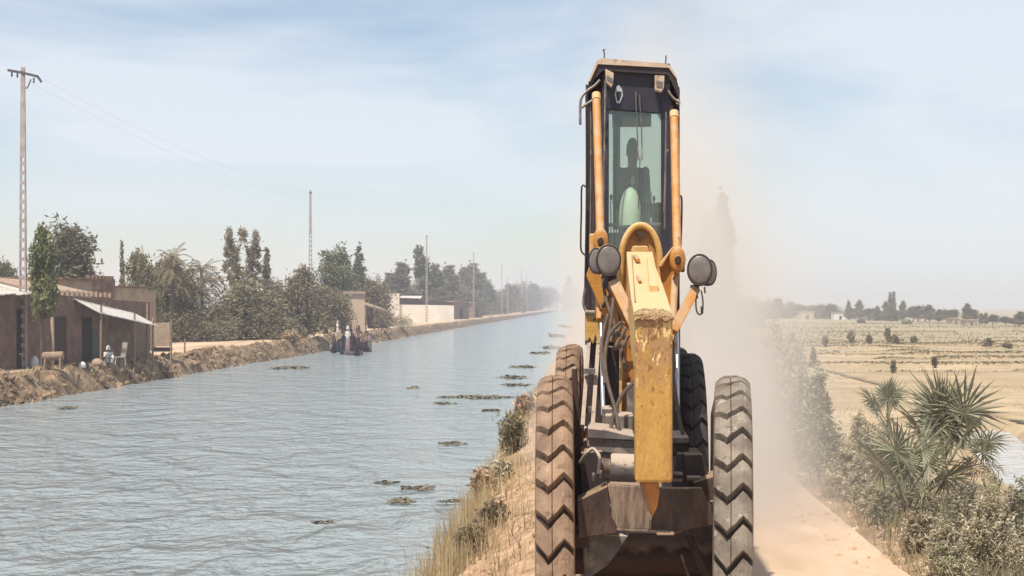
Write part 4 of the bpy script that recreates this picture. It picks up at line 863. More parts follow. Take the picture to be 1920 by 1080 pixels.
# ================================================================== PEOPLE
def person_mesh(name, J, rad, links, sc, m, parent, fingers=None):
    keys = list(J); bm = bmesh.new(); lay = bm.verts.layers.skin.verify(); vv = {}
    for k in keys:
        v = bm.verts.new((J[k][0] * sc[0], J[k][1] * sc[1], J[k][2] * sc[2])); vv[k] = v
        r_ = rad[k]; v[lay].radius = (r_ * sc[0], r_ * sc[0] * (1.25 if k in ('head', 'crown') else 1)); v[lay].use_root = (k == 'pelvis')
    for a, b in links: bm.edges.new((vv[a], vv[b]))
    me = bpy.data.meshes.new(name); bm.to_mesh(me); bm.free(); me.materials.append(m)
    o = bpy.data.objects.new(name, me); link(o, parent)
    s = o.modifiers.new('skin', 'SKIN'); s.use_smooth_shade = True; q = o.modifiers.new('sub', 'SUBSURF'); q.levels = 1; q.render_levels = 2
    return o
def person(label, loc, rz, pose, cols, sc=(1.15, 1.15, 1.95), group=None, dress=True, scarf=True, fingers=True):
    J = {'pelvis': (0, 0, .93), 'belly': (0, 0, 1.08), 'chest': (0, 0, 1.30), 'neck': (0, 0, 1.46), 'head': (0, -.02, 1.55), 'crown': (0, -.02, 1.66)}
    for s, n in ((-1, 'l'), (1, 'r')):
        J['sh' + n] = (s * .17, 0, 1.40); J['el' + n] = (s * .24, .02, 1.13); J['wr' + n] = (s * .25, -.06, .88); J['hip' + n] = (s * .09, 0, .90); J['kn' + n] = (s * .10, -.02, .50); J['an' + n] = (s * .10, .02, .08); J['to' + n] = (s * .11, -.16, .03)
    def tors(dy, dz, hy, hz):
        J['belly'] = (0, dy * .3, 1.08 + dz * .3); J['chest'] = (0, dy, 1.30 + dz); J['neck'] = (0, hy * .85, 1.46 + hz * .9); J['head'] = (0, hy * 1.05, 1.54 + hz); J['crown'] = (0, hy * 1.25, 1.63 + hz)
        for s, n in ((-1, 'l'), (1, 'r')): J['sh' + n] = (s * .17, (dy + hy) / 2, 1.38 + (dz + hz) / 2)
    if pose == 'bend':
        tors(-.38, -.18, -.52, -.32)
        for s, n in ((-1, 'l'), (1, 'r')): J['el' + n] = (s * .2, -.52, .86); J['wr' + n] = (s * .13, -.58, .58)
    if pose == 'raise':
        J['elr'] = (.27, -.05, 1.62); J['wrr'] = (.22, -.1, 1.88)
    if pose == 'reach':
        tors(-.12, -.02, -.16, -.03)
        for s, n in ((-1, 'l'), (1, 'r')): J['el' + n] = (s * .2, -.3, 1.16); J['wr' + n] = (s * .12, -.5, 1.12)
    if pose in ('sit', 'crouch', 'drive'):
        lo = {'sit': .78, 'crouch': .70, 'drive': .40}[pose]
        for k in list(J): J[k] = (J[k][0], J[k][1], J[k][2] - lo)
        for s, n in ((-1, 'l'), (1, 'r')):
            J['kn' + n] = (s * .16, -.34 if pose != 'drive' else -.45, .93 - lo + (.30 if pose != 'drive' else .04)); J['an' + n] = (s * .12, -.36 if pose != 'drive' else -.5, .06); J['to' + n] = (s * .13, -.52 if pose != 'drive' else -.66, .03)
            J['el' + n] = (s * .23, -.16, 1.16 - lo); J['wr' + n] = (s * .12, -.40, 1.12 - lo)
    if pose == 'drive':
        J['neck'] = (0, -.02, 1.43 - lo); J['head'] = (0, -.05, 1.50 - lo); J['crown'] = (0, -.06, 1.585 - lo)
    rad = {'pelvis': .13, 'belly': .115, 'chest': .135, 'neck': .055, 'head': .088, 'crown': .07}
    for n in 'lr': rad.update({'sh' + n: .065, 'el' + n: .042, 'wr' + n: .028, 'hip' + n: .085, 'kn' + n: .058, 'an' + n: .038, 'to' + n: .03})
    lk = [('pelvis', 'belly'), ('belly', 'chest'), ('chest', 'neck'), ('neck', 'head'), ('head', 'crown')]
    for n in 'lr': lk += [('chest', 'sh' + n), ('sh' + n, 'el' + n), ('el' + n, 'wr' + n), ('pelvis', 'hip' + n), ('hip' + n, 'kn' + n), ('kn' + n, 'an' + n), ('an' + n, 'to' + n)]
    if fingers:
        for s, n in ((-1, 'l'), (1, 'r')):
            w_ = Vector(J['wr' + n]); d = (w_ - Vector(J['el' + n])).normalized(); J['pa' + n] = tuple(w_ + d * .07); rad['pa' + n] = .030; lk.append(('wr' + n, 'pa' + n))
            sx = Vector((1, 0, 0)) if abs(d.x) < .8 else Vector((0, 1, 0))
            for i, (o_, l_) in enumerate(((-.030, .075), (-.010, .09), (.010, .085), (.030, .07))):
                J['f%d%s' % (i, n)] = tuple(w_ + d * (.08 + l_) + sx * o_ + Vector((0, -.01, -.015))); rad['f%d%s' % (i, n)] = .009; lk.append(('pa' + n, 'f%d%s' % (i, n)))
            J['th' + n] = tuple(w_ + d * .08 - sx * s * .055); rad['th' + n] = .010; lk.append(('pa' + n, 'th' + n))
    root = empty('person', loc, rz); root.scale = sc; sc = (1, 1, 1)
    person_mesh('body', J, rad, lk, sc, M['skin'], root)
    hc = (Vector(J['head']) + Vector(J['crown'])) / 2; S = Vector(sc)
    def SC(v): return Vector((v[0] * sc[0], v[1] * sc[1], v[2] * sc[2]))
    # face
    mb = MB(); f = SC(hc) + Vector((0, -.098 * sc[1], -.01))
    mb.add([f + Vector((-.012, 0, .03)), f + Vector((.012, 0, .03)), f + Vector((.018, -.0, -.02)), f + Vector((-.018, 0, -.02)), f + Vector((0, -.03, -.018))], [(0, 1, 4), (1, 2, 4), (2, 3, 4), (3, 0, 4)]); mb.build('nose', M['skin'], root)
    c1, c2 = cols
    def loft(name, st, m, n=14):
        mb = MB(); vs = []
        for (c, rx, ry) in st:
            for j in range(n):
                a = 2 * PI * j / n; k = 1 + .06 * math.sin(a * 5 + c[2] * 7); vs.append(SC((c[0] + math.cos(a) * rx * k, c[1] + math.sin(a) * ry * k, c[2])))
        fs = [(i * n + j, i * n + (j + 1) % n, (i + 1) * n + (j + 1) % n, (i + 1) * n + j) for i in range(len(st) - 1) for j in range(n)]
        mb.add(vs, fs, True); o = mb.build(name, m, root); md = o.modifiers.new('th', 'SOLIDIFY'); md.thickness = .02; return o
    Pv, Bl, Ch, Nk = J['pelvis'], J['belly'], J['chest'], J['neck']
    # arms sleeves included in top as loft over torso
    up = [((Pv[0], Pv[1], Pv[2] - .02), .185, .15), (Bl, .165, .145), (Ch, .20, .15), ((Nk[0], (Nk[1] + Ch[1]) / 2, (Nk[2] + Ch[2]) / 2 + .03), .17, .11), (Nk, .07, .07)]
    loft('top', up, c1)
    mb = MB()
    for n in 'lr': mb.tube([SC(J['sh' + n]), SC(Vector(J['sh' + n]).lerp(Vector(J['el' + n]), .5)), SC(J['el' + n])], [.095 * sc[0], .08 * sc[0], .07 * sc[0]], 8)
    mb.build('sleeves', c1, root)
    if dress and pose in ('stand', 'bend', 'raise', 'reach'):
        loft('skirt', [((0, .0, .10), .25, .22), ((0, 0, .45), .23, .20), ((0, 0, .8), .20, .17), ((Pv[0], Pv[1], Pv[2] + .03), .17, .14)], c2)
    else:
        mb = MB()
        for n in 'lr': mb.tube([SC(J['hip' + n]), SC(Vector(J['hip' + n]).lerp(Vector(J['kn' + n]), .5)), SC(J['kn' + n]), SC(Vector(J['kn' + n]).lerp(Vector(J['an' + n]), .85))], [.12 * sc[0], .105 * sc[0], .085 * sc[0], .06 * sc[0]], 8)
        mb.build('trousers', c2, root)
    if scarf:
        mb = MB(); h = SC(hc) + Vector((0, .015 * sc[1], 0)); vs = []
        mb.lathe(h + Vector((0, .01, 0)), (0, .35, 1), [(-.13 * sc[2] * .6, .12 * sc[0]), (-.04, .128 * sc[0]), (.05, .125 * sc[0]), (.14, .10 * sc[0]), (.20, .04 * sc[0])], 12)
        mb.build('headscarf', cols[0], root)
    else:
        mb = MB(); h = SC(J['crown']); mb.lathe(h + Vector((0, .015, -.03)), (0, .2, 1), [(-.03, .093), (.02, .090), (.05, .072), (.068, .04), (.074, .01)], 12); mb.build('hair', M['cloth'], root)
    tag(root, label, 'person', group); return root
def cl(n, c): return mat(n, c, tuple(x * .7 for x in c), rough=.9, spec=.1)
C1 = cl('plum_cloth', (.055, .025, .05)); C2 = cl('navy_cloth', (.03, .035, .07)); C3 = cl('black_cloth', (.025, .02, .03)); C4 = cl('white_cotton', (.68, .62, .58)); C5 = cl('mauve_cloth', (.34, .22, .24)); C6 = cl('brown_cloth', (.14, .08, .07)); C7 = cl('rose_cloth', (.4, .24, .22)); C8 = cl('grey_cloth', (.2, .17, .19))
PP = [ # px, foot py, height px, pose, rz, top, bottom, label
 (634, 655, 34, 'bend', 1.2, C2, C2, 'woman in navy bending over the water at the left of the group'),
 (646, 657, 40, 'stand', .4, C2, C3, 'woman in navy standing left of the one in white'),
 (652, 655, 50, 'stand', -.2, C4, C5, 'woman with a white top and scarf among the dark dresses'),
 (659, 657, 44, 'stand', 2.6, C1, C1, 'tall woman in a plum robe in the middle of the group'),
 (666, 657, 40, 'bend', -.9, C1, C3, 'stooping woman in plum right of the tall one'),
 (673, 655, 60, 'raise', 2.9, C6, C1, 'woman in brown with one arm raised above the group'),
 (679, 657, 38, 'reach', -1.2, C5, C1, 'woman in mauve reaching forward over the wash'),
 (686, 655, 36, 'bend', -1.5, C7, C3, 'stooping woman in a rose top near the right end'),
 (693, 655, 40, 'stand', -1.0, C5, C8, 'person standing at the right end of the group'),
 (626, 650, 38, 'stand', 1.0, C6, C3, 'person in brown standing behind the left end of the group'),
 (622, 655, 24, 'sit', .8, C5, C2, 'person in mauve crouching at the far left of the group'),
 (641, 645, 26, 'crouch', .3, C3, C2, 'person in black crouching behind the bending woman'),
 (669, 640, 26, 'stand', .1, C3, C3, 'dark figure on the bank before the beige block')]
r = random.Random(8)
for (px, py, hp, pose, rz, a, b, lab) in PP:
    Y = 236 - (657 - py) * 1.2 + r.uniform(-1, 1); x = (px - 960) / F * Y; g = ground(x, Y); z = max(g, WATER_Z - .25)
    full = {'stand': 1.7, 'raise': 2.0, 'bend': 1.38, 'reach': 1.66, 'sit': .95, 'crouch': 1.0}[pose]; k = hp / F * Y / full
    person('%s, at the water edge' % lab if len(lab) < 60 else lab, (x, Y, z), rz, pose, (a, b), sc=(1.55, 1.4, k), group='people at the water edge')
h = hit(203, 684, 100)
person('person in white seated on the bank before the porch of the mud house', (h.x, h.y, h.z), .5, 'sit', (C4, C4), sc=(1.5, 1.4, 1.55))
h = hit(640, 612, 150); person('small figure in white standing alone left of the beige block', (P(633, 0, 268).x, 268, ground(P(633, 0, 268).x, 268)), 0, 'stand', (C4, C4), sc=(.9, .9, 1.35))

# ================================================================== THE GRADER
YAW = -0.0537
GX, GY = 1.48, 18.0
g0 = bpy.data.objects.new('motor_grader', None); g0.location = (GX, GY, 0); g0.rotation_euler = (0, 0, YAW); link(g0)
tag(g0, 'worn yellow and black motor grader driving along the dusty dyke road', 'road grader')
GM = Matrix.Translation((GX, GY, 0)) @ Matrix.Rotation(YAW, 4, 'Z'); GI = GM.inverted()
def G(px, py, Y): return GI @ P(px, py, Y)
def poly(pts, Y, th): # extruded outline facing the viewer; thickness goes back along the machine
    f = [G(px, py, Y) for px, py in pts]; return f, [v + Vector((0, th, 0)) for v in f]
def gpoly(name, pts, Y, th, m, bevel=.012, parent=g0):
    mb = MB(); mb.prism(*poly(pts, Y, th)); return mb.build(name, M[m], parent, bevel=bevel)
def gtube(name, pts, r, m, n=12, parent=g0, r2=None):
    mb = MB(); mb.tube([G(*p) for p in pts], r, n, r2=r2); return mb.build(name, M[m], parent)
def gbox(name, x0, x1, y0, y1, Y, th, m, bevel=.015, parent=g0):
    a = G(x0, y1, Y); b = G(x1, y0, Y); mb = MB(); mb.box((a.x, a.y, a.z), (b.x, a.y + th, b.z)); return mb.build(name, M[m], parent, bevel=bevel)
def curve(pts, k=6):
    o = []; n = len(pts)
    for i in range(n - 1):
        p0, p1, p2, p3 = (Vector(pts[max(i - 1, 0)]), Vector(pts[i]), Vector(pts[i + 1]), Vector(pts[min(i + 2, n - 1)]))
        for j in range(k):
            t = j / k; o.append(.5 * ((2 * p1) + (p2 - p0) * t + (2 * p0 - 5 * p1 + 4 * p2 - p3) * t * t + (-p0 + 3 * p1 - 3 * p2 + p3) * t ** 3))
    o.append(Vector(pts[-1])); return o
# ---- tyres
def tyre_parts(R_=2.03, W=0.385, lugs=36, side=0.0):
    us = [(-.5, 0.0), (-.47, .30), (-.40, .12), (-.30, 0), (-.15, 0), (0, 0), (0.02, 0), (.13, 0), (.25, 0), (.38, 0.06), (.47, .22), (.5, 0)]
    zig = lambda u: np.interp(u, [-.5, -.17, .25, .5], [.30, -.50, .46, .0])
    cols = [-.5, -.46, -.36, -.26, -.17, -.075, -.06, -.05, .05, .15, .25, .36, .46, .5]
    crown = lambda u: R_ - .085 * abs(u * 2) ** 3.2
    dp = .095; D = 2 * PI / lugs; prow = [(0.0, 1), (.16, 1), (.22, 0), (.5, 0), (.94, 0), (.999, 1)]
    vs = []; nr = lugs * len(prow); nc = len(cols)
    rr = random.Random(4); zj = [[rr.uniform(-.05, .05) for _ in range(10)] for _ in range(lugs)]
    for k in range(lugs):
        for (p_, low) in prow:
            for u in cols:
                th = (k + p_ + (zig(u) + zj[k][int((u + .5) * 9.99)]) * .5 - (.05 if low and abs(u) < .2 else 0) * (p_ > .05)) * D; r_ = crown(u) - (dp if low else (.035 if u == -.06 else 0)) - (0 if low else rr.uniform(0, .008)); a = th
                vs.append((u * W, -math.cos(a) * r_, math.sin(a) * r_))
    fs = []; fl = []
    for i in range(nr):
        j = (i + 1) % nr
        for c in range(nc - 1):
            fs.append((i * nc + c, i * nc + c + 1, j * nc + c + 1, j * nc + c)); low = prow[i % len(prow)][1] and prow[j % len(prow)][1]
            fl.append(1 if low else 0)
    # side walls from the outer columns inward
    for sgn, c in ((-1, 0), (1, nc - 1)):
        prof = [(W * .53, R_ * .88), (W * .54, R_ * .78), (W * .48, R_ * .66), (W * .40, R_ * .60)]
        b0 = len(vs)
        for i in range(nr):
            y, z = vs[i * nc + c][1:]; a = math.atan2(z, -y)
            for (x, r_) in prof: vs.append((sgn * x, -math.cos(a) * r_, math.sin(a) * r_))
        m_ = len(prof)
        for i in range(nr):
            j = (i + 1) % nr
            fs.append((i * nc + c, j * nc + c, b0 + j * m_, b0 + i * m_)); fl.append(0)
            for q in range(m_ - 1): fs.append((b0 + i * m_ + q, b0 + j * m_ + q, b0 + j * m_ + q + 1, b0 + i * m_ + q + 1)); fl.append(0)
    return vs, fs, fl
TV, TF, TL = tyre_parts()
def wheel_at(lx, ly, lz, mt, lean=0.0, rot=0.0, parent=g0, label=None, toe=0.0):
    me = bpy.data.meshes.new('tyre'); me.from_pydata(TV, [], TF); me.materials.append(M[mt]); me.materials.append(M['grooveshade']); me.polygons.foreach_set('material_index', TL); me.update()
    b = bmesh.new(); b.from_mesh(me); bmesh.ops.recalc_face_normals(b, faces=b.faces); b.to_mesh(me); b.free()
    wroot = bpy.data.objects.new('wheel', None); wroot.location = (lx, ly, lz); wroot.rotation_euler = (rot, lean, toe); link(wroot, parent)
    o = bpy.data.objects.new('tyre', me); link(o, wroot)
    sgn = 1 if lx > 0 else -1
    mb = MB(); mb.lathe((-.16, 0, 0), (1, 0, 0), [(0, 1.22), (.02, 1.24), (.06, 1.15), (.14, 1.05), (.18, 1.05), (.26, 1.15), (.30, 1.24), (.32, 1.22)], 40); mb.build('rim', M['orange' if mt != 'rubbershade' else 'maroon'], wroot)
    mb = MB(); mb.lathe((sgn * .02, 0, 0), (sgn, 0, 0), [(0, .5), (.08, .48), (.12, .36), (.15, .30), (.16, .1)], 24)
    for k in range(10): a = k * PI / 5; mb.lathe((sgn * .09, math.cos(a) * .42, math.sin(a) * .42), (sgn, 0, 0), [(0, .04), (.06, .04)], 6)
    mb.build('hub', M['maroon'], wroot)
    if label: wroot['label'] = label
wheel_at(-.985, 0, 2.0, 'rubberL', lean=R(-.3), rot=.02, toe=.02, label='mud brown front tyre on the canal side')
wheel_at(.985, 0, 2.0, 'rubberR', lean=R(.3), rot=.07, toe=-.075, label='pale grey dusty front tyre on the field side')
wheel_at(-1.0, 8.6, 2.12, 'rubberL', rot=.05, label='dust covered rear tyre on the canal side')
wheel_at(1.0, 8.6, 2.0, 'rubbershade', rot=.03, label='rear tyre on the field side, toned dark for shade')
wheel_at(-1.0, 12.9, 2.05, 'rubberL', rot=.09); wheel_at(1.0, 12.9, 2.0, 'rubbershade', rot=.1)
# ---- nose beam: vertical ochre box with soil caked on top
gbox('nose_beam', 1191, 1261, 592, 905, 15.5, .5, 'beam', bevel=.03)
mb = MB(); rr = random.Random(2); a = G(1189, 600, 15.47); b = G(1262, 581, 15.47); n = 15; m_ = 9; vs = []
for i in range(n):
    for j in range(m_):
        u = i / (n - 1); v = j / (m_ - 1); ed = min(u, 1 - u, .25) / .25 * min(v, 1 - v, .25) / .25
        vs.append((a.x + (b.x - a.x) * u + rr.uniform(-.006, .006), a.y - .01 + .54 * v, a.z + (b.z - a.z) * (.45 + .55 * ed ** .5) + rr.uniform(-.012, .02)))
base = len(vs)
for i in range(n):
    for j in range(m_):
        u = i / (n - 1); v = j / (m_ - 1); vs.append((a.x + (b.x - a.x) * u, a.y - .01 + .54 * v, a.z + rr.uniform(-.02, .02)))
fs = [(i * m_ + j, (i + 1) * m_ + j, (i + 1) * m_ + j + 1, i * m_ + j + 1) for i in range(n - 1) for j in range(m_ - 1)]
for i in range(n - 1): fs += [(i * m_, base + i * m_, base + (i + 1) * m_, (i + 1) * m_), (i * m_ + m_ - 1, (i + 1) * m_ + m_ - 1, base + (i + 1) * m_ + m_ - 1, base + i * m_ + m_ - 1)]
for j in range(m_ - 1): fs += [(j, j + 1, base + j + 1, base + j), ((n - 1) * m_ + j, base + (n - 1) * m_ + j, base + (n - 1) * m_ + j + 1, (n - 1) * m_ + j + 1)]
mb.add(vs, fs); mb.build('soil_cap', M['mudcap'], g0)
gpoly('nose_tongue', [(1200, 905), (1236, 905), (1237, 925), (1232, 952), (1220, 975), (1207, 940)], 15.7, .25, 'orange')
mb = MB(); mb.prism(*poly([(1199, 908), (1203, 906), (1222, 974), (1219, 977)], 15.66, .1)); mb.build('tongue_edge', M['scraped'], g0)
# ---- gooseneck main beam, sloping up to the cab
secs = [((1190, 1261), 594, 15.9), ((1184, 1252), 562, 16.9), ((1180, 1241), 530, 18.2), ((1177, 1229), 500, 19.7), ((1175, 1223), 472, 21.4)]
mb = MB(); R4 = []
for (xa, xb), y, Y in secs:
    A = G(xa, y, Y); B = G(xb, y, Y); R4.append((A, B, B - Vector((0, 0, .55)), A - Vector((0, 0, .55))))
for i in range(len(R4) - 1): mb.hexa(R4[i], R4[i + 1])
M['yellowtop'] = mat('dusty_yellow', (0.60, 0.34, 0.10), (0.46, 0.25, 0.07), scale=2.5, rough=0.6, dust=(.58, .40, .21), dustamt=.45, bump=.15, bscale=25)
mb.build('gooseneck', M['yellowtop'], g0)
def onneck(x0, x1, y0, y1, Yb, Yt, th, name, m):
    a, b, c, d_ = G(x0[0], y1, Yb), G(x1[0], y1, Yb), G(x1[1], y0, Yt), G(x0[1], y0, Yt); up = Vector((0, 0, th)); mb = MB(); mb.hexa([a, b, c, d_], [a + up, b + up, c + up, d_ + up]); return mb.build(name, M[m], g0, bevel=.006)
onneck((1218, 1213), (1234, 1220), 490, 547, 17.5, 20.3, .07, 'hatch', 'yellowtop')
onneck((1190, 1184), (1192, 1185.5), 480, 568, 16.7, 20.9, .02, 'seam', 'maroon')
onneck((1192, 1187), (1200, 1194), 484, 492, 20.0, 20.6, .05, 'bolt_plate', 'orange')
onneck((1197, 1193), (1203, 1199), 520, 530, 18.1, 18.7, .03, 'bolt_head', 'orange')
# ---- round saddle arch in front of the cab
pts = [(1160, 560)]
for i in range(19): a = PI - i * PI / 18; pts.append((1201 + 37 * math.cos(a), 488 - 66 * math.sin(a)))
pts.append((1241, 560)); gpoly('saddle_plate', pts, 22.0, .15, 'yellow', bevel=.01)
mb = MB(); pp = []
for i in range(25): a = PI - i * PI / 24; pp.append(G(1201 + 36 * math.cos(a), 488 - 66 * math.sin(a), 21.93))
pp = [G(1161, 545, 21.93)] + pp + [G(1240, 545, 21.93)]; mb.tube(pp, .045, 10); mb.build('saddle_rim', M['yellowtop'], g0)
gpoly('saddle_notch', [(1191, 435), (1211, 435), (1209, 444), (1204, 446), (1202, 455), (1198, 450), (1197, 440)], 21.9, .08, 'maroon', bevel=0)
gpoly('saddle_bracket', [(1183, 470), (1187, 461), (1214, 461), (1217, 470), (1214, 476), (1187, 476)], 21.5, .2, 'yellowtop')
# ---- arms each side of the saddle
gpoly('lift_arm', [(1099, 517), (1108, 490), (1118, 497), (1134, 536), (1152, 572), (1166, 618), (1188, 650), (1190, 706), (1170, 668), (1142, 612), (1118, 560)], 20.4, .16, 'yellow')
gpoly('lift_arm', [(1140, 536), (1152, 520), (1166, 545), (1184, 598), (1190, 640), (1172, 618), (1156, 574)], 20.1, .14, 'orange')
gpoly('lift_arm', [(1236, 494), (1262, 462), (1280, 468), (1282, 488), (1274, 512), (1262, 556), (1254, 592), (1246, 560), (1240, 520)], 20.6, .16, 'yellow')
gpoly('lift_arm_edge', [(1234, 500), (1260, 464), (1264, 464), (1240, 502)], 20.5, .25, 'yellowtop')
for (x, y) in ((1126, 452), (1271, 487)):
    mb = MB(); c = G(x, y, 20.3); mb.lathe(c, (0, 1, 0), [(0, .03), (0, .085), (.03, .1), (.16, .1), (.2, .08)], 20, zs=1.7); mb.build('pivot', M['yellow'], g0)
    mb = MB(); mb.lathe(c - Vector((0, .03, 0)), (0, 1, 0), [(0, .03), (.02, .04), (.04, .04)], 14, zs=1.6); mb.build('pivot_pin', M['maroon'], g0)
gbox('pivot_bracket', 1278, 1284, 474, 510, 20.5, .2, 'black'); gbox('pivot_bracket', 1105, 1117, 438, 480, 20.9, .15, 'yellowtop')
# ---- lift cylinders
gtube('lift_cylinder', [(1118, 180, 22.4), (1126, 448, 20.9)], .056, 'yellow', 16); gtube('cylinder_cap', [(1118, 176, 22.4), (1118.3, 187, 22.35)], .062, 'yellowtop', 16)
gtube('lift_cylinder', [(1264, 214, 22.4), (1270, 480, 20.9)], .058, 'yellow', 16); gtube('cylinder_cap', [(1264, 210, 22.4), (1264.3, 221, 22.35)], .064, 'yellowtop', 16)
gtube('lift_cylinder', [(1266, 500, 20.8), (1261, 600, 20.0)], .05, 'yellow', 14)
gtube('cylinder_rod', [(1269, 585, 20.6), (1270, 768, 19.8)], .026, 'chrome', 12); gtube('cylinder_rod', [(1126, 560, 20.6), (1131, 778, 19.8)], .026, 'chrome', 12)
gtube('lift_cylinder', [(1121, 470, 21.2), (1124, 600, 20.4)], .045, 'yellow', 14)
# ---- head lamps
def lamp(px, py, Y, rpx, face, two, lab=None):
    c = G(px, py, Y); r_ = rpx / F * Y; f = Vector(face).normalized()
    l = bpy.data.objects.new('head_lamp', None); link(l, g0)
    mb = MB(); mb.lathe(c, -f, [(-.03, r_ * .93), (-.035, r_), (0, r_ * 1.03), (.05, r_ * 1.0), (.10, r_ * .85), (.16, r_ * .55), (.19, r_ * .2)], 28, zs=1.28); mb.build('housing', M['black'], l)
    mb = MB(); mb.lathe(c + f * .034, f, [(0, r_ * .86), (.006, r_ * .8), (.014, r_ * .5), (.018, r_ * .1)], 28, zs=1.28); mb.build('lens', M['lens'], l)
    if lab: l['label'] = lab
lamp(1141, 488, 19.7, 23.5, (.10, -1, .05), 0); lamp(1121, 489, 20.0, 19.5, (-.75, -.8, 0), 0)
lamp(1312, 506, 19.5, 23.5, (-.05, -1, .05), 0); lamp(1327, 511, 19.8, 19.5, (.75, -.8, 0), 0)
gbox('lamp_bracket', 1138, 1156, 516, 534, 19.8, .1, 'maroon'); gbox('lamp_bracket', 1295, 1311, 534, 546, 19.6, .1, 'maroon')
mb = MB(); mb.bar(G(1304, 542, 19.6), G(1261, 622, 19.2), .115, .10, up=(0, 1, 0)); mb.build('lamp_arm', M['yellow'], g0, bevel=.01)
mb = MB(); mb.bar(G(1262, 606, 19.3), G(1256, 640, 19.2), .08, .08, up=(0, 1, 0)); mb.build('lamp_arm_foot', M['orange'], g0, bevel=.01)
mb = MB(); mb.bar(G(1151, 528, 19.8), G(1190, 610, 19.4), .14, .10, up=(0, 1, 0)); mb.build('lamp_arm', M['orange'], g0, bevel=.01)
for k, pts in enumerate([[(1309, 545, 19.5), (1305, 560, 19.5), (1306, 582, 19.5), (1312, 590, 19.5), (1317, 584, 19.5), (1318, 566, 19.5), (1315, 545, 19.5)], [(1321, 538, 19.6), (1322, 550, 19.6)],
        [(1150, 560, 19.3), (1146, 600, 19.0), (1136, 660, 18.8), (1136, 700, 18.6), (1148, 750, 18.2), (1160, 815, 17.8)], [(1166, 604, 19.0), (1144, 625, 18.8), (1134, 670, 18.6), (1140, 720, 18.2), (1154, 770, 17.9), (1163, 828, 17.6)],
        [(1130, 520, 20.0), (1136, 560, 19.8), (1150, 600, 19.4), (1162, 640, 19.2), (1172, 690, 19)], [(1190, 716, 18.4), (1168, 738, 18.2), (1154, 768, 18.0), (1146, 800, 17.8), (1148, 828, 17.6)],
        [(1140, 590, 19.6), (1132, 620, 19.4), (1128, 660, 19), (1134, 720, 18.6)], [(1264, 640, 18.6), (1262, 700, 18.2), (1275, 790, 17.8), (1290, 850, 17.5)], [(1113, 600, 20.6), (1140, 560, 20.3), (1148, 545, 20.2)]]):
    mb = MB(); mb.tube(curve([G(*p) for p in pts], 6), .010 if k < 2 else .022, 8); mb.build('cable' if k < 2 else 'hose', M['iron' if k < 2 else 'hose'], g0)
gbox('connector', 1305, 1309, 553, 560, 19.45, .04, 'black', bevel=.004); gbox('connector', 1314, 1319, 574, 588, 19.45, .04, 'black', bevel=.004)
for (x, y, Y) in ((1163, 636, 19.0), (1152, 655, 18.9), (1158, 625, 19.2), (1146, 640, 19.1), (1168, 650, 19)):
    mb = MB(); mb.lathe(G(x, y, Y), (.4, -.3, .8), [(0, .03), (.05, .035), (.08, .022), (.16, .022)], 8); mb.build('hose_fitting', M['scraped'], g0)
# ---- left side: torn yellow box, ladder
gpoly('tool_box', [(1098, 588), (1128, 588), (1130, 642), (1121, 646), (1117, 628), (1112, 646), (1106, 634), (1102, 640), (1097, 640)], 20.8, .5, 'yellowtop')
gbox('tool_box_lid', 1097, 1129, 582, 590, 20.75, .55, 'greydust')
mb = MB()
for p, q in (((1104, 640), (1092, 800)), ((1122, 640), (1111, 800))): mb.bar(G(p[0], p[1], 20.9), G(q[0], q[1], 20.3), .05, .12, up=(0, 1, 0))
for y in (696, 768): a = G(1095, y, 20.5); b = G(1116, y, 20.5); mb.bar(a, b, .10, .07)
mb.build('ladder', M['greydust'], g0)
gpoly('side_panel', [(1106, 642), (1134, 640), (1134, 800), (1096, 800)], 21.3, .2, 'black')
# ---- middle bodywork seen between the beams
gpoly('frame_plate', [(1166, 606), (1196, 640), (1196, 778), (1163, 774), (1163, 660)], 19.4, .3, 'orange')
gpoly('frame_edge', [(1162, 640), (1167, 606), (1169, 610), (1166, 774), (1161, 774)], 19.3, .2, 'yellowtop')
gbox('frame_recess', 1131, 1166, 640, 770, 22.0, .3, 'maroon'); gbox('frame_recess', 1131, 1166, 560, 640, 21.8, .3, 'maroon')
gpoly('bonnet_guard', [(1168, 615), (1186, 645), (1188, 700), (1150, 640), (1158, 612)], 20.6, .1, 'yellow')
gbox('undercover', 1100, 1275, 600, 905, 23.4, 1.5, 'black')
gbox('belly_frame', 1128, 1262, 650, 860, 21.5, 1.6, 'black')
# dusty decks above the axle
gpoly('front_deck', [(1102, 802), (1140, 806), (1190, 818), (1190, 826), (1102, 822)], 17.4, .9, 'greydust'); gpoly('deck_face', [(1104, 822), (1190, 827), (1190, 855), (1128, 848), (1100, 838)], 17.45, .5, 'greydust')
gbox('block', 1129, 1160, 765, 798, 18.6, .5, 'greydust'); gbox('block', 1135, 1188, 778, 815, 18.3, .6, 'greydust'); gbox('block', 1176, 1192, 720, 800, 18.8, .4, 'greydust')
gbox('front_deck', 1258, 1292, 819, 831, 17.4, .9, 'greydust'); gbox('deck_face', 1258, 1290, 831, 856, 17.5, .5, 'black')
mb = MB(); a = G(1144, 876, 16.9); b = G(1192, 878, 16.9); mb.lathe(a, (b - a).normalized(), [(0, .13), (.02, .15), ((b - a).length, .15)], 24); mb.build('steering_cylinder', M['greydust'], g0)
mb = MB(); a = G(1122, 872, 16.95); b = G(1146, 876, 16.95); mb.tube([a, b], .085, 16); mb.build('cylinder_rod', M['scraped'], g0)
gbox('tie_bar', 1256, 1280, 886, 891, 16.8, .1, 'scraped', bevel=.004); gbox('tie_bar', 1256, 1280, 898, 903, 16.8, .1, 'scraped', bevel=.004); gbox('tie_bar', 1288, 1316, 893, 901, 16.9, .1, 'greydust')
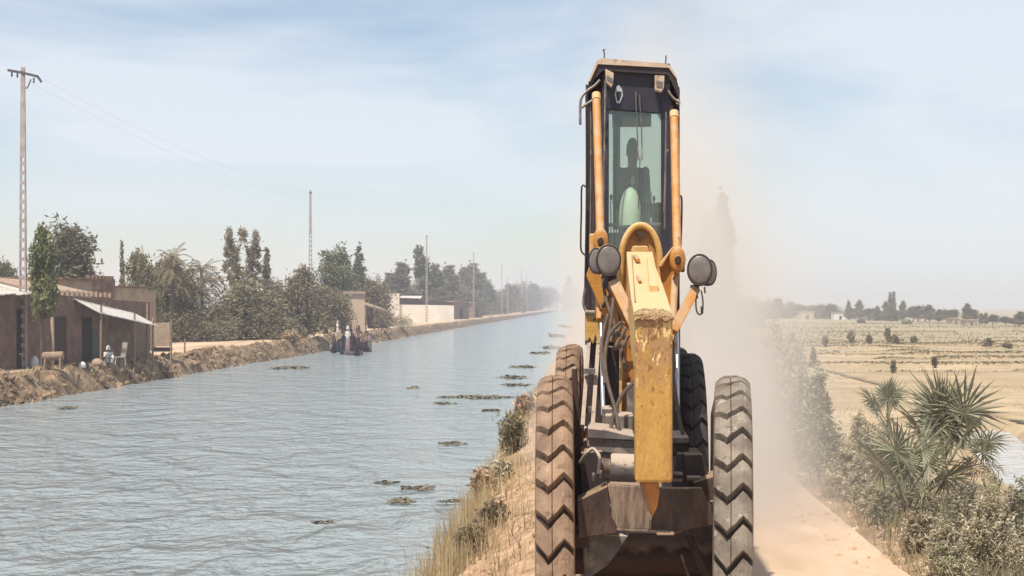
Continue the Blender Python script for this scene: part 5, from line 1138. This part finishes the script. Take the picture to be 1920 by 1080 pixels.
mb = MB(); mb.tube(curve([G(*p) for p in [(1088, 868, 17), (1100, 850, 16.9), (1112, 842, 16.9), (1124, 858, 16.8), (1122, 888, 16.8)]]), .02, 8); mb.build('hose', M['greydust'], g0)
for (x, y) in ((1113, 893), (1126, 888)): mb = MB(); mb.lathe(G(x, y, 16.8), (0, -.3, 1), [(-.05, .015), (0, .022), (.03, .02), (.04, .008)], 8); mb.build('grease_cap', M['lens'], g0)
gpoly('axle_housing', [(1088, 848), (1130, 846), (1134, 908), (1260, 912), (1270, 850), (1316, 852), (1336, 900), (1340, 925), (1140, 925), (1090, 960)], 17.3, .8, 'black')
gpoly('axle_housing', [(1283, 852), (1312, 852), (1335, 902), (1288, 905)], 17.1, .3, 'black')
# front push plate: bright scraped left half, rusty right half darkened for shade
gpoly('push_plate', [(1139, 909), (1202, 912), (1222, 978), (1222, 994), (1158, 992), (1147, 970), (1146, 950)], 16.3, .10, 'scraped'); gpoly('push_plate', [(1236, 915), (1316, 915), (1335, 950), (1340, 985), (1262, 997), (1222, 995), (1221, 978), (1234, 940)], 16.35, .10, 'shaderust')
gpoly('plate_lip', [(1156, 991), (1222, 994), (1258, 996), (1258, 999), (1222, 998), (1157, 995)], 16.26, .06, 'scraped', bevel=.003)
gpoly('axle_beam', [(1082, 940), (1139, 912), (1146, 960), (1158, 1000), (1085, 1010)], 16.7, .5, 'shaderust'); gpoly('axle_beam', [(1300, 905), (1345, 890), (1348, 1010), (1262, 1000), (1335, 980)], 16.8, .5, 'shaderust')
a = G(1066, 1040, 18); b = G(1352, 1040, 18); mb = MB(); mb.tube([a, b], .22, 16); mb.build('axle', M['maroon'], g0)
gpoly('sidewall_shade_strut', [(1072, 690), (1081, 690), (1090, 860), (1092, 1030), (1076, 1030)], 17.6, .5, 'maroon'); gpoly('sidewall_shade_strut', [(1337, 780), (1344, 750), (1350, 900), (1352, 1030), (1340, 1030), (1336, 905)], 17.6, .4, 'maroon')  # dark brown strips standing in for the shaded inner tyre sidewalls
gbox('knuckle', 1074, 1104, 1000, 1028, 16.9, .6, 'shaderust'); gbox('knuckle', 1330, 1347, 940, 1004, 16.7, .6, 'shaderust')
gpoly('drag_link', [(1286, 1010), (1294, 998), (1310, 1030), (1332, 1080), (1318, 1082)], 16.9, .12, 'shaderust'); gpoly('drag_link', [(1276, 1042), (1280, 1040), (1296, 1085), (1290, 1085)], 16.8, .1, 'scraped')
gpoly('skid_plate', [(1092, 1000), (1180, 1004), (1140, 1060), (1095, 1090)], 17.1, .3, 'greydust')
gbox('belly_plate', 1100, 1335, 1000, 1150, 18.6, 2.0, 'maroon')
# draw-bar, circle and blade under the frame
mb = MB(); mb.lathe((0, 4.2, 1.35), (0, 0, 1), [(0, .95), (.12, 1.0), (.2, .9)], 32); mb.build('turntable', M['maroon'], g0)
mb = MB(); mb.bar((0, .6, 1.3), (-.5, 3.6, 1.4), .2, .25); mb.bar((0, .6, 1.3), (.5, 3.6, 1.4), .2, .25); mb.build('drawbar', M['maroon'], g0)
mb = MB(); n = 10; vs = []
for i in range(n + 1):
    t = i / n; z = .25 + 1.15 * t; y = 5.0 + .5 * (4 * (t - .5) ** 2)
    vs += [(-1.15, y, z), (1.15, y - .5, z), (1.15, y - .44, z), (-1.15, y + .06, z)]
for i in range(n): mb.add(vs[i * 4:i * 4 + 8], [(0, 1, 5, 4), (2, 3, 7, 6), (1, 2, 6, 5), (3, 0, 4, 7)], True)
mb.add([], []); mb.build('blade', M['scraped'], g0)
# ---- cab
CF, CS, CB = 23.8, 24.9, 28.0     # distance of the front face, the shoulders and the back
fl, fr = G(1129, 600, CF), G(1256, 600, CF); ol, orr = G(1098, 600, CS), G(1274, 600, CS); D = CB - CS
def zc(py, Y=CF): return EYE - (py - HORIZON) / F * Y
zb = zc(650); zw = zc(590); zh = zc(205); zt = zc(120)
cab = bpy.data.objects.new('cab', None); link(cab, g0)
def post(name, x0, x1, y0, y1, z0, z1, m, skew=0): mb = MB(); mb.hexa([(x0, y0, z0), (x1, y0, z0), (x1, y1, z0), (x0, y1, z0)], [(x0 + skew, y0, z1), (x1 + skew, y0, z1), (x1 + skew, y1, z1), (x0 + skew, y1, z1)]); return mb.build(name, M[m], cab, bevel=.008)
yf = fl.y; ys_ = ol.y; yb = ys_ + D
post('front_pillar', fl.x, fl.x + .10, yf, yf + .12, zb, zt, 'navy'); post('front_pillar', fr.x - .13, fr.x, yf, yf + .12, zb, zt, 'navy')
post('shoulder_pillar', ol.x, ol.x + .07, ys_, ys_ + .1, zb, zt - .15, 'black'); post('shoulder_pillar', orr.x - .07, orr.x, ys_, ys_ + .1, zb, zt - .2, 'black')
post('shoulder_pillar', ol.x + .11, ol.x + .15, ys_ - .3, ys_ - .2, zb, zt - .1, 'black')
post('rear_pillar', ol.x, ol.x + .1, yb - .1, yb, zb, zt - .1, 'black'); post('rear_pillar', orr.x - .1, orr.x, yb - .1, yb, zb, zt - .1, 'black')
gpoly('front_header', [(1129, 117), (1256, 124), (1256, 214), (1129, 204)], CF - .02, .12, 'navy', parent=cab)
def angled(name, a, b, z0, z1, m, th=.03):  # wall panel between two plan points
    a = Vector(a); b = Vector(b); n = Vector((-(b - a).y, (b - a).x)).normalized() * th; mb = MB()
    mb.hexa([(a.x, a.y, z0), (b.x, b.y, z0), (b.x + n.x, b.y + n.y, z0), (a.x + n.x, a.y + n.y, z0)], [(a.x, a.y, z1), (b.x, b.y, z1), (b.x + n.x, b.y + n.y, z1), (a.x + n.x, a.y + n.y, z1)]); return mb.build(name, M[m], cab)
angled('corner_panel', (ol.x + .07, ys_ + .02), (fl.x + .005, yf + .06), zb, zt - .05, 'maroon'); angled('corner_panel', (fr.x - .005, yf + .06), (orr.x - .07, ys_ + .02), zb, zt - .1, 'maroon')
angled('side_window', (ol.x + .03, ys_ + .1), (ol.x + .03, yb - .1), zc(470), zt - .2, 'glass', .02); angled('side_window', (orr.x - .03, ys_ + .1), (orr.x - .03, yb - .1), zc(470), zt - .2, 'glass', .02)
angled('side_wall', (ol.x + .03, ys_ + .1), (ol.x + .03, yb - .1), zb, zc(470), 'black', .04); angled('side_wall', (orr.x - .07, ys_ + .1), (orr.x - .07, yb - .1), zb, zc(470), 'black', .04)
mb = MB(); mb.box((fl.x + .10, yf + .05, zb), (fr.x - .13, yf + .065, zh + .02)); mb.build('windscreen', M['glass'], cab)
mb = MB(); mb.box((ol.x + .1, yb - .05, zc(455, CB)), (orr.x - .1, yb - .035, zc(150, CB))); mb.build('rear_window', M['glass'], cab)
mb = MB(); mb.box((ol.x + .1, yb - .08, zb), (orr.x - .1, yb - .02, zc(457, CB))); mb.build('rear_wall', M['black'], cab)
mb = MB(); mb.box((ol.x + .1, yb - .08, zc(215, CB)), (orr.x - .1, yb - .02, zt - .1)); mb.build('rear_header', M['navy'], cab)
mb = MB(); mb.box((ol.x + .06, yf + .2, zb), (orr.x - .06, yb - .1, zb + .1)); mb.build('floor', M['black'], cab)
# roof: dark chamfered sides, cream top
f, b = poly([(1102, 176), (1104, 150), (1120, 117), (1254, 124), (1268, 146), (1275, 172), (1274, 188), (1262, 160), (1252, 140), (1130, 132), (1114, 148)], CF - .12, 4.6)
mb = MB(); mb.prism(f, b); mb.build('roof', M['black'], cab)
f, b = poly([(1103, 152), (1119, 114), (1128, 109), (1250, 119), (1258, 124), (1270, 146), (1268, 147), (1254, 127), (1121, 120), (1106, 153)], CF - .15, 4.7)
mb = MB(); mb.prism(f, b); mb.build('roof_skin', M['roofcream'], cab)
def worklight(pts, inner):
    l = bpy.data.objects.new('work_light', None); link(l, cab); mb = MB(); mb.prism(*poly(pts, CF - .25, .2)); mb.build('housing', M['roofcream'], l, bevel=.008); mb = MB(); mb.prism(*poly(inner, CF - .262, .02)); mb.build('lens', M['lens'], l)
worklight([(1135, 129), (1151, 137), (1150, 154), (1147, 163), (1136, 154)], [(1138, 141), (1149, 148), (1148, 156), (1138, 149)]); worklight([(1228, 141), (1246, 142), (1245, 164), (1240, 172), (1228, 168)], [(1231, 152), (1243, 153), (1242, 164), (1231, 163)])
# emblem: upright hexagon ring with a downward triangle
hx = [(1160, 159), (1166.5, 167), (1168, 179), (1162, 194), (1156, 193), (1152.5, 177), (1156, 163)]
mb = MB(); cx_, cy_ = 1160.3, 177
inn = [(cx_ + (x - cx_) * .66, cy_ + (y - cy_) * .74) for x, y in hx]
for i in range(len(hx)):
    j = (i + 1) % len(hx); q = [hx[i], hx[j], inn[j], inn[i]]; mb.prism(*poly(q, CF - .04, .015))
mb.prism(*poly([(1156, 163), (1160, 159), (1166, 167), (1167, 172), (1154, 171)], CF - .043, .012)); mb.build('emblem', M['emblem'], cab)
mb = MB(); mb.prism(*poly([(1156, 174), (1165, 175), (1160.5, 187)], CF - .045, .012)); mb.build('emblem_centre', M['cloth'], cab)
for pts in ([(1192, 172), (1194, 230), (1197, 300)], [(1199, 178), (1203, 240), (1204, 300)]):
    mb = MB(); mb.tube([G(x, y, CF - .06) for x, y in pts], .010, 6); mb.build('wiper_arm', M['greydust'], cab)
mb = MB(); mb.tube([G(1200, 295, CF - .05), G(1199, 345, CF - .05), G(1197, 392, CF - .05)], .008, 6); mb.build('wiper_blade', M['iron'], cab)
gbox('sun_visor', 1148, 1221, 202, 238, CF + .35, .03, 'black', bevel=.004, parent=cab)
gbox('head_rest', 1149, 1163, 234, 430, 26.6, .1, 'cloth', parent=cab)
# seat, console, levers
mb = MB(); c = G(1190, 400, 25.9); mb.box((c.x - .28, c.y, zb + .35), (c.x + .28, c.y + .5, zb + .55)); mb.build('seat', M['cloth'], cab, bevel=.03)
mb = MB(); mb.box((c.x - .26, c.y + .42, zb + .55), (c.x + .26, c.y + .52, zc(330, 26.3))); mb.build('seat_back', M['cloth'], cab, bevel=.03)
cc = bpy.data.objects.new('console', None); link(cc, cab); mb = MB(); b0 = G(1181, 425, 24.15); mb.lathe(b0, (.02, .1, 1), [(0, .165), (.12, .175), (.3, .165), (.45, .13), (.55, .085), (.6, .02)], 24); mb.build('cover', M['console'], cc)
mb = MB(); mb.tube([G(1186, 352, 24.5), G(1184, 335, 24.5), G(1187, 330, 24.5), G(1189, 345, 24.5)], .012, 6); mb.build('hook', M['console'], cc); mb = MB(); mb.lathe(G(1170, 400, 24.33), (0, -1, 0), [(0, .03), (.01, .03)], 14, zs=1.8); mb.build('dial', M['iron'], cc)
mb = MB(); sw = G(1186, 352, 24.75); mb.tube([sw + Vector((math.cos(a) * .19, math.sin(a) * .15, .1 * math.sin(a))) for a in [i * 2 * PI / 20 for i in range(21)]], .014, 8); mb.build('steering_wheel', M['iron'], cab)
rr = random.Random(3)
for (x, y0, y1) in ((1146, 375, 440), (1151, 385, 445), (1156, 380, 440), (1163, 400, 440), (1212, 385, 440), (1219, 370, 440), (1226, 378, 440), (1233, 390, 440)):
    l = bpy.data.objects.new('lever', None); link(l, cc); mb = MB(); mb.tube([G(x, y1 + 15, 24.4), G(x + rr.uniform(-2, 2), y0, 24.3)], .009, 6); mb.build('stick', M['scraped'], l); mb = MB(); mb.lathe(G(x, y0, 24.3), (0, 0, 1), [(0, .015), (.04, .024), (.08, .02), (.09, .006)], 8); mb.build('knob', M['iron'], l)
gbox('dashboard', 1142, 1242, 418, 424, 24.15, .25, 'greydust', bevel=.006, parent=cab); gbox('dashboard', 1142, 1242, 436, 560, 24.3, .3, 'black', parent=cab)
gbox('rear_bonnet', 1222, 1240, 380, 470, 27.0, .2, 'black', parent=cab)
# outside tubes: mirrors, handrails, antennas
def ct(name, pts, r, m='black', Y=CF - .3):
    mb = MB(); mb.tube(curve([G(x, y, Y) for x, y in pts], 5), r, 8); return mb.build(name, M[m], g0)
ct('mirror_arm', [(1125, 150), (1116, 160), (1102, 170), (1091, 182), (1088, 196), (1088, 234)], .020, 'greydust'); ct('mirror_arm', [(1124, 180), (1108, 190), (1090, 202)], .020, 'greydust')
ct('handrail', [(1099, 180), (1100, 300), (1099, 420), (1096, 580)], .014, 'black', CS - .3); ct('handrail', [(1108, 190), (1108, 320), (1107, 480)], .014, 'greydust', CS - .5)
ct('handrail', [(1100, 352), (1091, 350), (1090, 400), (1089, 440), (1090, 470), (1100, 480)], .014, 'black', CS - .2); ct('handrail', [(1272, 370), (1278, 371), (1278, 420), (1276, 470)], .014, 'black', CS - .2)
ct('hose', [(1122, 350), (1115, 362), (1113, 385), (1114, 450)], .016, 'maroon', CF - .4); ct('hose', [(1130, 275), (1136, 284), (1138, 300)], .012, 'iron'); ct('hose', [(1249, 210), (1248, 300), (1246, 430)], .014, 'greydust'); ct('hose', [(1135, 150), (1133, 300), (1131, 440)], .014, 'greydust')
ct('hose', [(1253, 280), (1247, 290), (1248, 300), (1245, 400)], .012, 'scraped')
ct('antenna', [(1133, 109), (1133, 99), (1131, 94), (1135, 93)], .010, 'iron'); ct('antenna', [(1248, 120), (1249, 104)], .010, 'iron')
ct('roof_bracket', [(1252, 170), (1262, 184), (1274, 192)], .02, 'greydust', CF - .1); gbox('marker_lamp', 1268, 1277, 186, 194, CF - .1, .1, 'white', bevel=.006)
ct('step_rail', [(1097, 540), (1094, 570), (1100, 585), (1104, 586)], .02, 'greydust', CS - 1)
# engine body and rear frame behind the cab
mb = MB(); mb.box((-.55, 9.8, 2.2), (.55, 15.5, 4.6)); mb.build('engine_hood', M['orange'], g0, bevel=.05)
mb = MB(); mb.box((-.35, 5.5, 1.9), (.35, 15.0, 2.8)); mb.build('rear_frame', M['black'], g0, bevel=.03)
for s in (-1, 1): mb = MB(); mb.box((s * .62, 7.8, 1.7), (s * .78, 13.7, 2.4)); mb.build('tandem_case', M['maroon'], g0, bevel=.03)
mb = MB(); mb.tube([(.2, 11, 4.5), (.2, 11, 5.4)], .07, 10); mb.build('exhaust', M['iron'], g0)
# driver: a thing of its own, seated in the cab
dpos = GM @ Vector((G(1186, 400, 25.9).x, G(1186, 400, 25.9).y + .1, zb + .06))
k = (zc(236, 25.9) - (zb + .06)) / (1.70 - .40)
person('driver with short hair seated at the wheel behind the grader windscreen', tuple(dpos), YAW, 'drive', (M['cloth'], M['cloth']), sc=(1.08, 1.0, k), dress=False, scarf=False)

# ================================================================== RIGHT VERGE PLANTS
def fan_mesh(seed, n=26, dry=False):
    r = random.Random(seed); mb = MB(); st = .75
    mb.tube([(0, 0, 0), (.02, 0, st * .5), (0, .03, st)], .014, 6)
    for i in range(n):
        a = -PI * .80 + i * PI * 1.6 / (n - 1) + r.uniform(-.03, .03); L_ = r.uniform(.62, .85) * (.75 + .25 * math.cos(a)); w_ = .024
        d = Vector((math.sin(a), r.uniform(-.10, .10) - .12 * abs(math.sin(a)), math.cos(a))).normalized(); o_ = Vector((0, .03, st)); sd_ = Vector((math.cos(a), 0, -math.sin(a)))
        dr = Vector((0, -.10, -.12)) * (2.2 if dry else 1); a1 = o_ + d * L_ * .45; tip = o_ + d * L_ + dr * L_ * r.uniform(.3, 1.4); up = Vector((0, -.018, 0))
        mb.add([o_, a1 - sd_ * w_, a1 + up * 1.2, a1 + sd_ * w_, tip], [(0, 2, 1), (0, 3, 2), (1, 2, 4), (2, 3, 4)])
    return mb
FM = [fan_mesh(i) for i in range(3)]; FD = [fan_mesh(i + 5, 16, True) for i in range(2)]; FCACHE = {}
def fan_palm(px, py, hpx, nl, lab, seed, tilt=(.0, .62), dry=5, sc=1.0):
    h = hit(px, py, 20); r = random.Random(seed); S = hpx / F * h.y; root = empty('fan_palm', h)
    mb = MB(); mb.tube([(0, 0, -.15), (.02, 0, S * .12), (0, 0, S * .26)], [.12, .10, .07], 9)
    for i in range(14):
        a = i * 2.4; z = S * .02 * i * .9; mb.bar((math.cos(a) * .08, math.sin(a) * .08, z), (math.cos(a) * .2, math.sin(a) * .2, z + .18), .05, .02)
    mb.build('trunk', M['bark'], root)
    for i in range(nl + dry):
        dd = i >= nl; key = ('d' if dd else 'g', i % (2 if dd else 3))
        src = (FD if dd else FM)[key[1]]
        if key not in FCACHE: o = src.build('leaf', M['fandry' if dd else 'fan'], root, fixn=False); FCACHE[key] = o.data
        else: o = bpy.data.objects.new('leaf', FCACHE[key]); link(o, root)
        t = r.uniform(*tilt) if not dd else r.uniform(1.3, 2.1); az = i * 2.399 + r.uniform(-.4, .4); s = S * r.uniform(.50, .66) * sc * (1 if not dd else .75)
        o.location = (0, 0, S * r.uniform(.10, .28)); o.scale = (s, s, s)
        o.rotation_euler = (Matrix.Rotation(az, 3, 'Z') @ Matrix.Rotation(t, 3, 'X') @ Matrix.Rotation(r.uniform(-.9, .9), 3, 'Z')).to_euler()
    tag(root, lab, 'fan palm', 'fan palms on the right verge')
fan_palm(1770, 918, 205, 11, 'largest fan palm, tall green leaves beside the ditch', 1)
fan_palm(1700, 985, 200, 9, 'mid sized fan palm nearest the road with dry leaves hanging low', 2, (.1, .95), 7)
fan_palm(1665, 815, 105, 8, 'small upright fan palm behind the other two', 3)
fan_palm(1815, 892, 125, 5, 'low fan palm leaning over the ditch at the right', 6, (.4, 1.2), 3)

def shrub_pts(w_, h, n, leaf, seed, spiky=.5):
    bl = rb(seed, 7, w_ * .3, h * .25, h * .85, w_ * .24, h * .16, .55) + [(0, 0, h * .35, w_ * .42, w_ * .42, h * .36)]
    return crown_pts(bl, n, leaf, seed, elong=2.0, shell=.3, spread=.16)
SH = [ # px, foot py, width px, height px, n, leaf, mat, label
 (1535, 905, 95, 215, 5200, .030, 'shrubleaf', 'tall leafy shrub at the edge of the dust beside the road'),
 (1502, 860, 60, 170, 3000, .03, 'shrubleaf', 'leafy shrub half veiled in dust left of the tallest one'),
 (1590, 930, 100, 95, 4200, .026, 'leafpale', 'pale tangled shrub between the tall shrub and the palms'),
 (1690, 975, 90, 95, 4600, .022, 'shrubleaf', 'grey green bush hanging over the road edge before the palms'),
 (1632, 965, 60, 55, 1800, .02, 'leafpale', 'low pale bush at the road edge'),
 (1615, 880, 90, 110, 3000, .026, 'leafpale', 'dry bush behind the small upright palm'),
 (1470, 820, 70, 200, 3200, .035, 'leafpale', 'dusty pale bush inside the cloud of dust'),
 (1445, 770, 80, 190, 3000, .04, 'leafpale', 'far dusty bush, mostly hidden by dust'),
 (1490, 745, 70, 130, 2600, .04, 'leafpale', 'dusty bush at the field side of the cloud'),
 (1812, 1060, 150, 120, 6000, .018, 'shrubleaf', 'grey green bush at the bottom below the palms'),
 (1850, 1075, 170, 150, 7000, .018, 'leafpale', 'pale leafy bush in the bottom right corner'),
 (1890, 1000, 110, 90, 3600, .02, 'leafpale', 'straw coloured bush at the right edge below the ditch'),
 (1775, 1075, 90, 90, 3200, .016, 'leafpale', 'small dry bush at the bottom beside the road'),
 (1800, 985, 120, 90, 3600, .02, 'shrubleaf', 'low bush under the largest palm'),
 (1920, 1085, 120, 190, 5000, .018, 'shrubleaf', 'bush cut off by the right edge at the bottom'),
 (1655, 870, 70, 70, 2000, .024, 'leafpale', 'small bush at the foot of the upright palm'),
 (1655, 985, 70, 70, 2400, .017, 'shrubleaf', 'low grey bush right against the road edge, middle one of three'),
 (1722, 1035, 80, 80, 2800, .017, 'leafpale', 'low straw coloured bush against the road edge, nearest of three'),
 (1605, 940, 60, 60, 2000, .018, 'leafpale', 'low pale bush against the road edge, farthest of three'),
 (1735, 1005, 90, 70, 2600, .017, 'leafpale', 'dry tangle under the road side fan palm'),
 (1780, 1085, 110, 70, 3000, .015, 'leafpale', 'pale weeds cut off by the bottom edge'),
 (1860, 945, 80, 60, 2200, .018, 'leafpale', 'dry weeds between the ditch and the bottom bushes'),
]
for k, (px, py, w_, h_, n, lf, m_, lab) in enumerate(SH):
    h = hit(px, py, 15); ww = w_ / F * h.y; hh = h_ / F * h.y; root = empty('shrub', h, k * 1.3)
    quads_obj('foliage', shrub_pts(ww, hh, int(n * 1.5), lf * 1.35, 200 + k), M[m_], root)
    mb = MB(); r = random.Random(k)
    for i in range(6): a = r.uniform(0, 6.28); mb.tube([(0, 0, -.1), (math.cos(a) * ww * .12, math.sin(a) * ww * .12, hh * .4), (math.cos(a) * ww * .25, math.sin(a) * ww * .25, hh * .8)], .018, 5)
    mb.build('stems', M['bark'], root); tag(root, lab, 'shrub', 'shrubs along the right road edge')
FS = [(1595, 642, 16, 26, 'dark dry bush alone on the field, left of the tallest one'), (1664, 642, 14, 36, 'tallest dark dry bush standing on the field'), (1680, 643, 26, 16, 'low dry bush right of the tallest field bush'), (1630, 643, 10, 18, 'tiny dry bush between the two tall field bushes'), (1714, 643, 12, 16, 'tiny dry bush right of the low field bush'),
      (1547, 650, 8, 22, 'thin dry sprig at the left of the field'), (1850, 650, 30, 16, 'greenish bush low on the field at the right'), (1890, 652, 22, 9, 'flat bush near the right edge of the field'), (1615, 606, 14, 9, 'small dark far bush on the field'), (1700, 608, 30, 6, 'flat dark far bush under the twin poplars'), (1525, 680, 12, 34, 'tall dry weed at the left edge of the field by the dust'), (1675, 700, 10, 30, 'thin dry weed on the near field'), (1752, 690, 10, 28, 'thin dry weed rising above the largest palm')]
for k, (px, py, w_, h_, lab) in enumerate(FS):
    h = hit(px, py, 60); ww = .85 * w_ / F * h.y; hh = .8 * h_ / F * h.y; root = empty('bush', h)
    V = crown_pts([(0, 0, hh * .5, ww * .45, ww * .45, hh * .5)], 260, .0009 * h.y, 300 + k, shell=.1); quads_obj('foliage', V, M['leafolive'], root)
    mb = MB(); mb.tube([(0, 0, -.1), (0, 0, hh * .9)], .0004 * h.y, 5); mb.build('stem', M['bark'], root); tag(root, lab, 'bush', 'dry bushes on the field')
# fallen pale palm stalk and dry fronds
h = hit(1800, 945, 20); mb = MB(); mb.tube([(0, 0, .25), (.4, .1, .30)], .025, 7); o = mb.build('palm_stalk', M['plast']); o.location = h; tag(o, 'pale dry palm stalk lying below the largest palm', 'stalk')
h = hit(1645, 1010, 15); mb = MB(); mb.tube([(0, 0, .03), (.2, .3, .12), (.32, .5, .10)], .02, 7); o = mb.build('palm_stalk', M['plast']); o.location = h; tag(o, 'short bleached stalk on the road edge before the palms', 'stalk')

# ================================================================== DUST AND HAZE
def dust_cloud():
    c = P(1395, 0, 44); me = MB()
    ctr = Vector((c.x, 46, 0)); n, m_ = 28, 18; vs = []
    # plume hull, leaning up: stations in height with centre x and radii
    st = [(-1.0, 5.2, 5.2, 22), (1.5, 5.4, 5.0, 24), (4, 5.6, 4.6, 24), (7, 5.5, 4.8, 23), (10, 5.2, 5.2, 21), (13, 4.6, 4.6, 16), (14.5, 4.2, 2.5, 8)]
    for (z, cx, rx, ry) in st:
        for j in range(n):
            a = 2 * PI * j / n; vs.append((cx + math.cos(a) * rx, 50 + math.sin(a) * ry, z))
    fs = [(i * n + j, i * n + (j + 1) % n, (i + 1) * n + (j + 1) % n, (i + 1) * n + j) for i in range(len(st) - 1) for j in range(n)] + [tuple(range(n))[::-1], tuple(range((len(st) - 1) * n, len(st) * n))]
    me.add(vs, fs); mt = bpy.data.materials.new('dust_volume'); mt.use_nodes = True; N = mt.node_tree.nodes; L = mt.node_tree.links; N.remove(N['Principled BSDF'])
    v = N.new('ShaderNodeVolumePrincipled'); v.inputs['Color'].default_value = (0.95, 0.895, 0.83, 1); v.inputs['Anisotropy'].default_value = 0.2
    tc = N.new('ShaderNodeTexCoord'); s = N.new('ShaderNodeSeparateXYZ'); L.new(tc.outputs['Object'], s.inputs['Vector'])
    def math_(op, a, b=None, c=None):
        q = N.new('ShaderNodeMath'); q.operation = op
        for i, x in enumerate((a, b, c)):
            if x is None: continue
            if isinstance(x, (int, float)): q.inputs[i].default_value = x
            else: L.new(x, q.inputs[i])
        return q.outputs[0]
    # gaussian across, long along the road, decaying with height
    gx = math_('DIVIDE', math_('SUBTRACT', s.outputs['X'], 4.8), 1.9); gy = math_('DIVIDE', math_('SUBTRACT', s.outputs['Y'], 53.0), 12.0)
    d2 = math_('ADD', math_('MULTIPLY', gx, gx), math_('MULTIPLY', gy, gy)); g = math_('EXPONENT', math_('MULTIPLY', d2, -1.0))
    hz = math_('EXPONENT', math_('MULTIPLY', math_('MAXIMUM', s.outputs['Z'], 0.0), -0.32))
    nn = N.new('ShaderNodeTexNoise'); nn.inputs['Scale'].default_value = 0.28; nn.inputs['Detail'].default_value = 4; nn.inputs['Distortion'].default_value = .6; mp = N.new('ShaderNodeMapping'); mp.inputs['Scale'].default_value = (1.4, .5, .8); L.new(tc.outputs['Object'], mp.inputs['Vector']); L.new(mp.outputs['Vector'], nn.inputs['Vector'])
    mr = N.new('ShaderNodeMapRange'); mr.inputs['From Min'].default_value = .34; mr.inputs['From Max'].default_value = .62; mr.inputs['To Min'].default_value = .15; mr.inputs['To Max'].default_value = 1.7; L.new(nn.outputs['Fac'], mr.inputs['Value'])
    dn = math_('MULTIPLY', math_('MULTIPLY', math_('MULTIPLY', g, hz), mr.outputs['Result']), DUST_D)
    L.new(dn, v.inputs['Density']); L.new(v.outputs[0], N['Material Output'].inputs['Volume'])
    o = me.build('dust_cloud', mt, fixn=True); tag(o, 'cloud of pale brown dust rising behind and right of the grader', 'dust', kind='stuff')
DUST_D = 2.1
dust_cloud()
def haze():
    mb = MB(); mb.box((-2600, -60.5, -4.5), (2700, 5500, 45)); mt = bpy.data.materials.new('haze_volume'); mt.use_nodes = True; N = mt.node_tree.nodes; L = mt.node_tree.links; N.remove(N['Principled BSDF'])
    v = N.new('ShaderNodeVolumePrincipled'); v.inputs['Color'].default_value = (0.86, 0.90, 0.97, 1); v.inputs['Density'].default_value = HAZE_D; v.inputs['Anisotropy'].default_value = 0.3
    L.new(v.outputs[0], N['Material Output'].inputs['Volume']); o = mb.build('haze', mt); tag(o, 'pale dusty haze over the canal and the fields', 'haze', kind='stuff')
HAZE_D = 0.00045
haze()
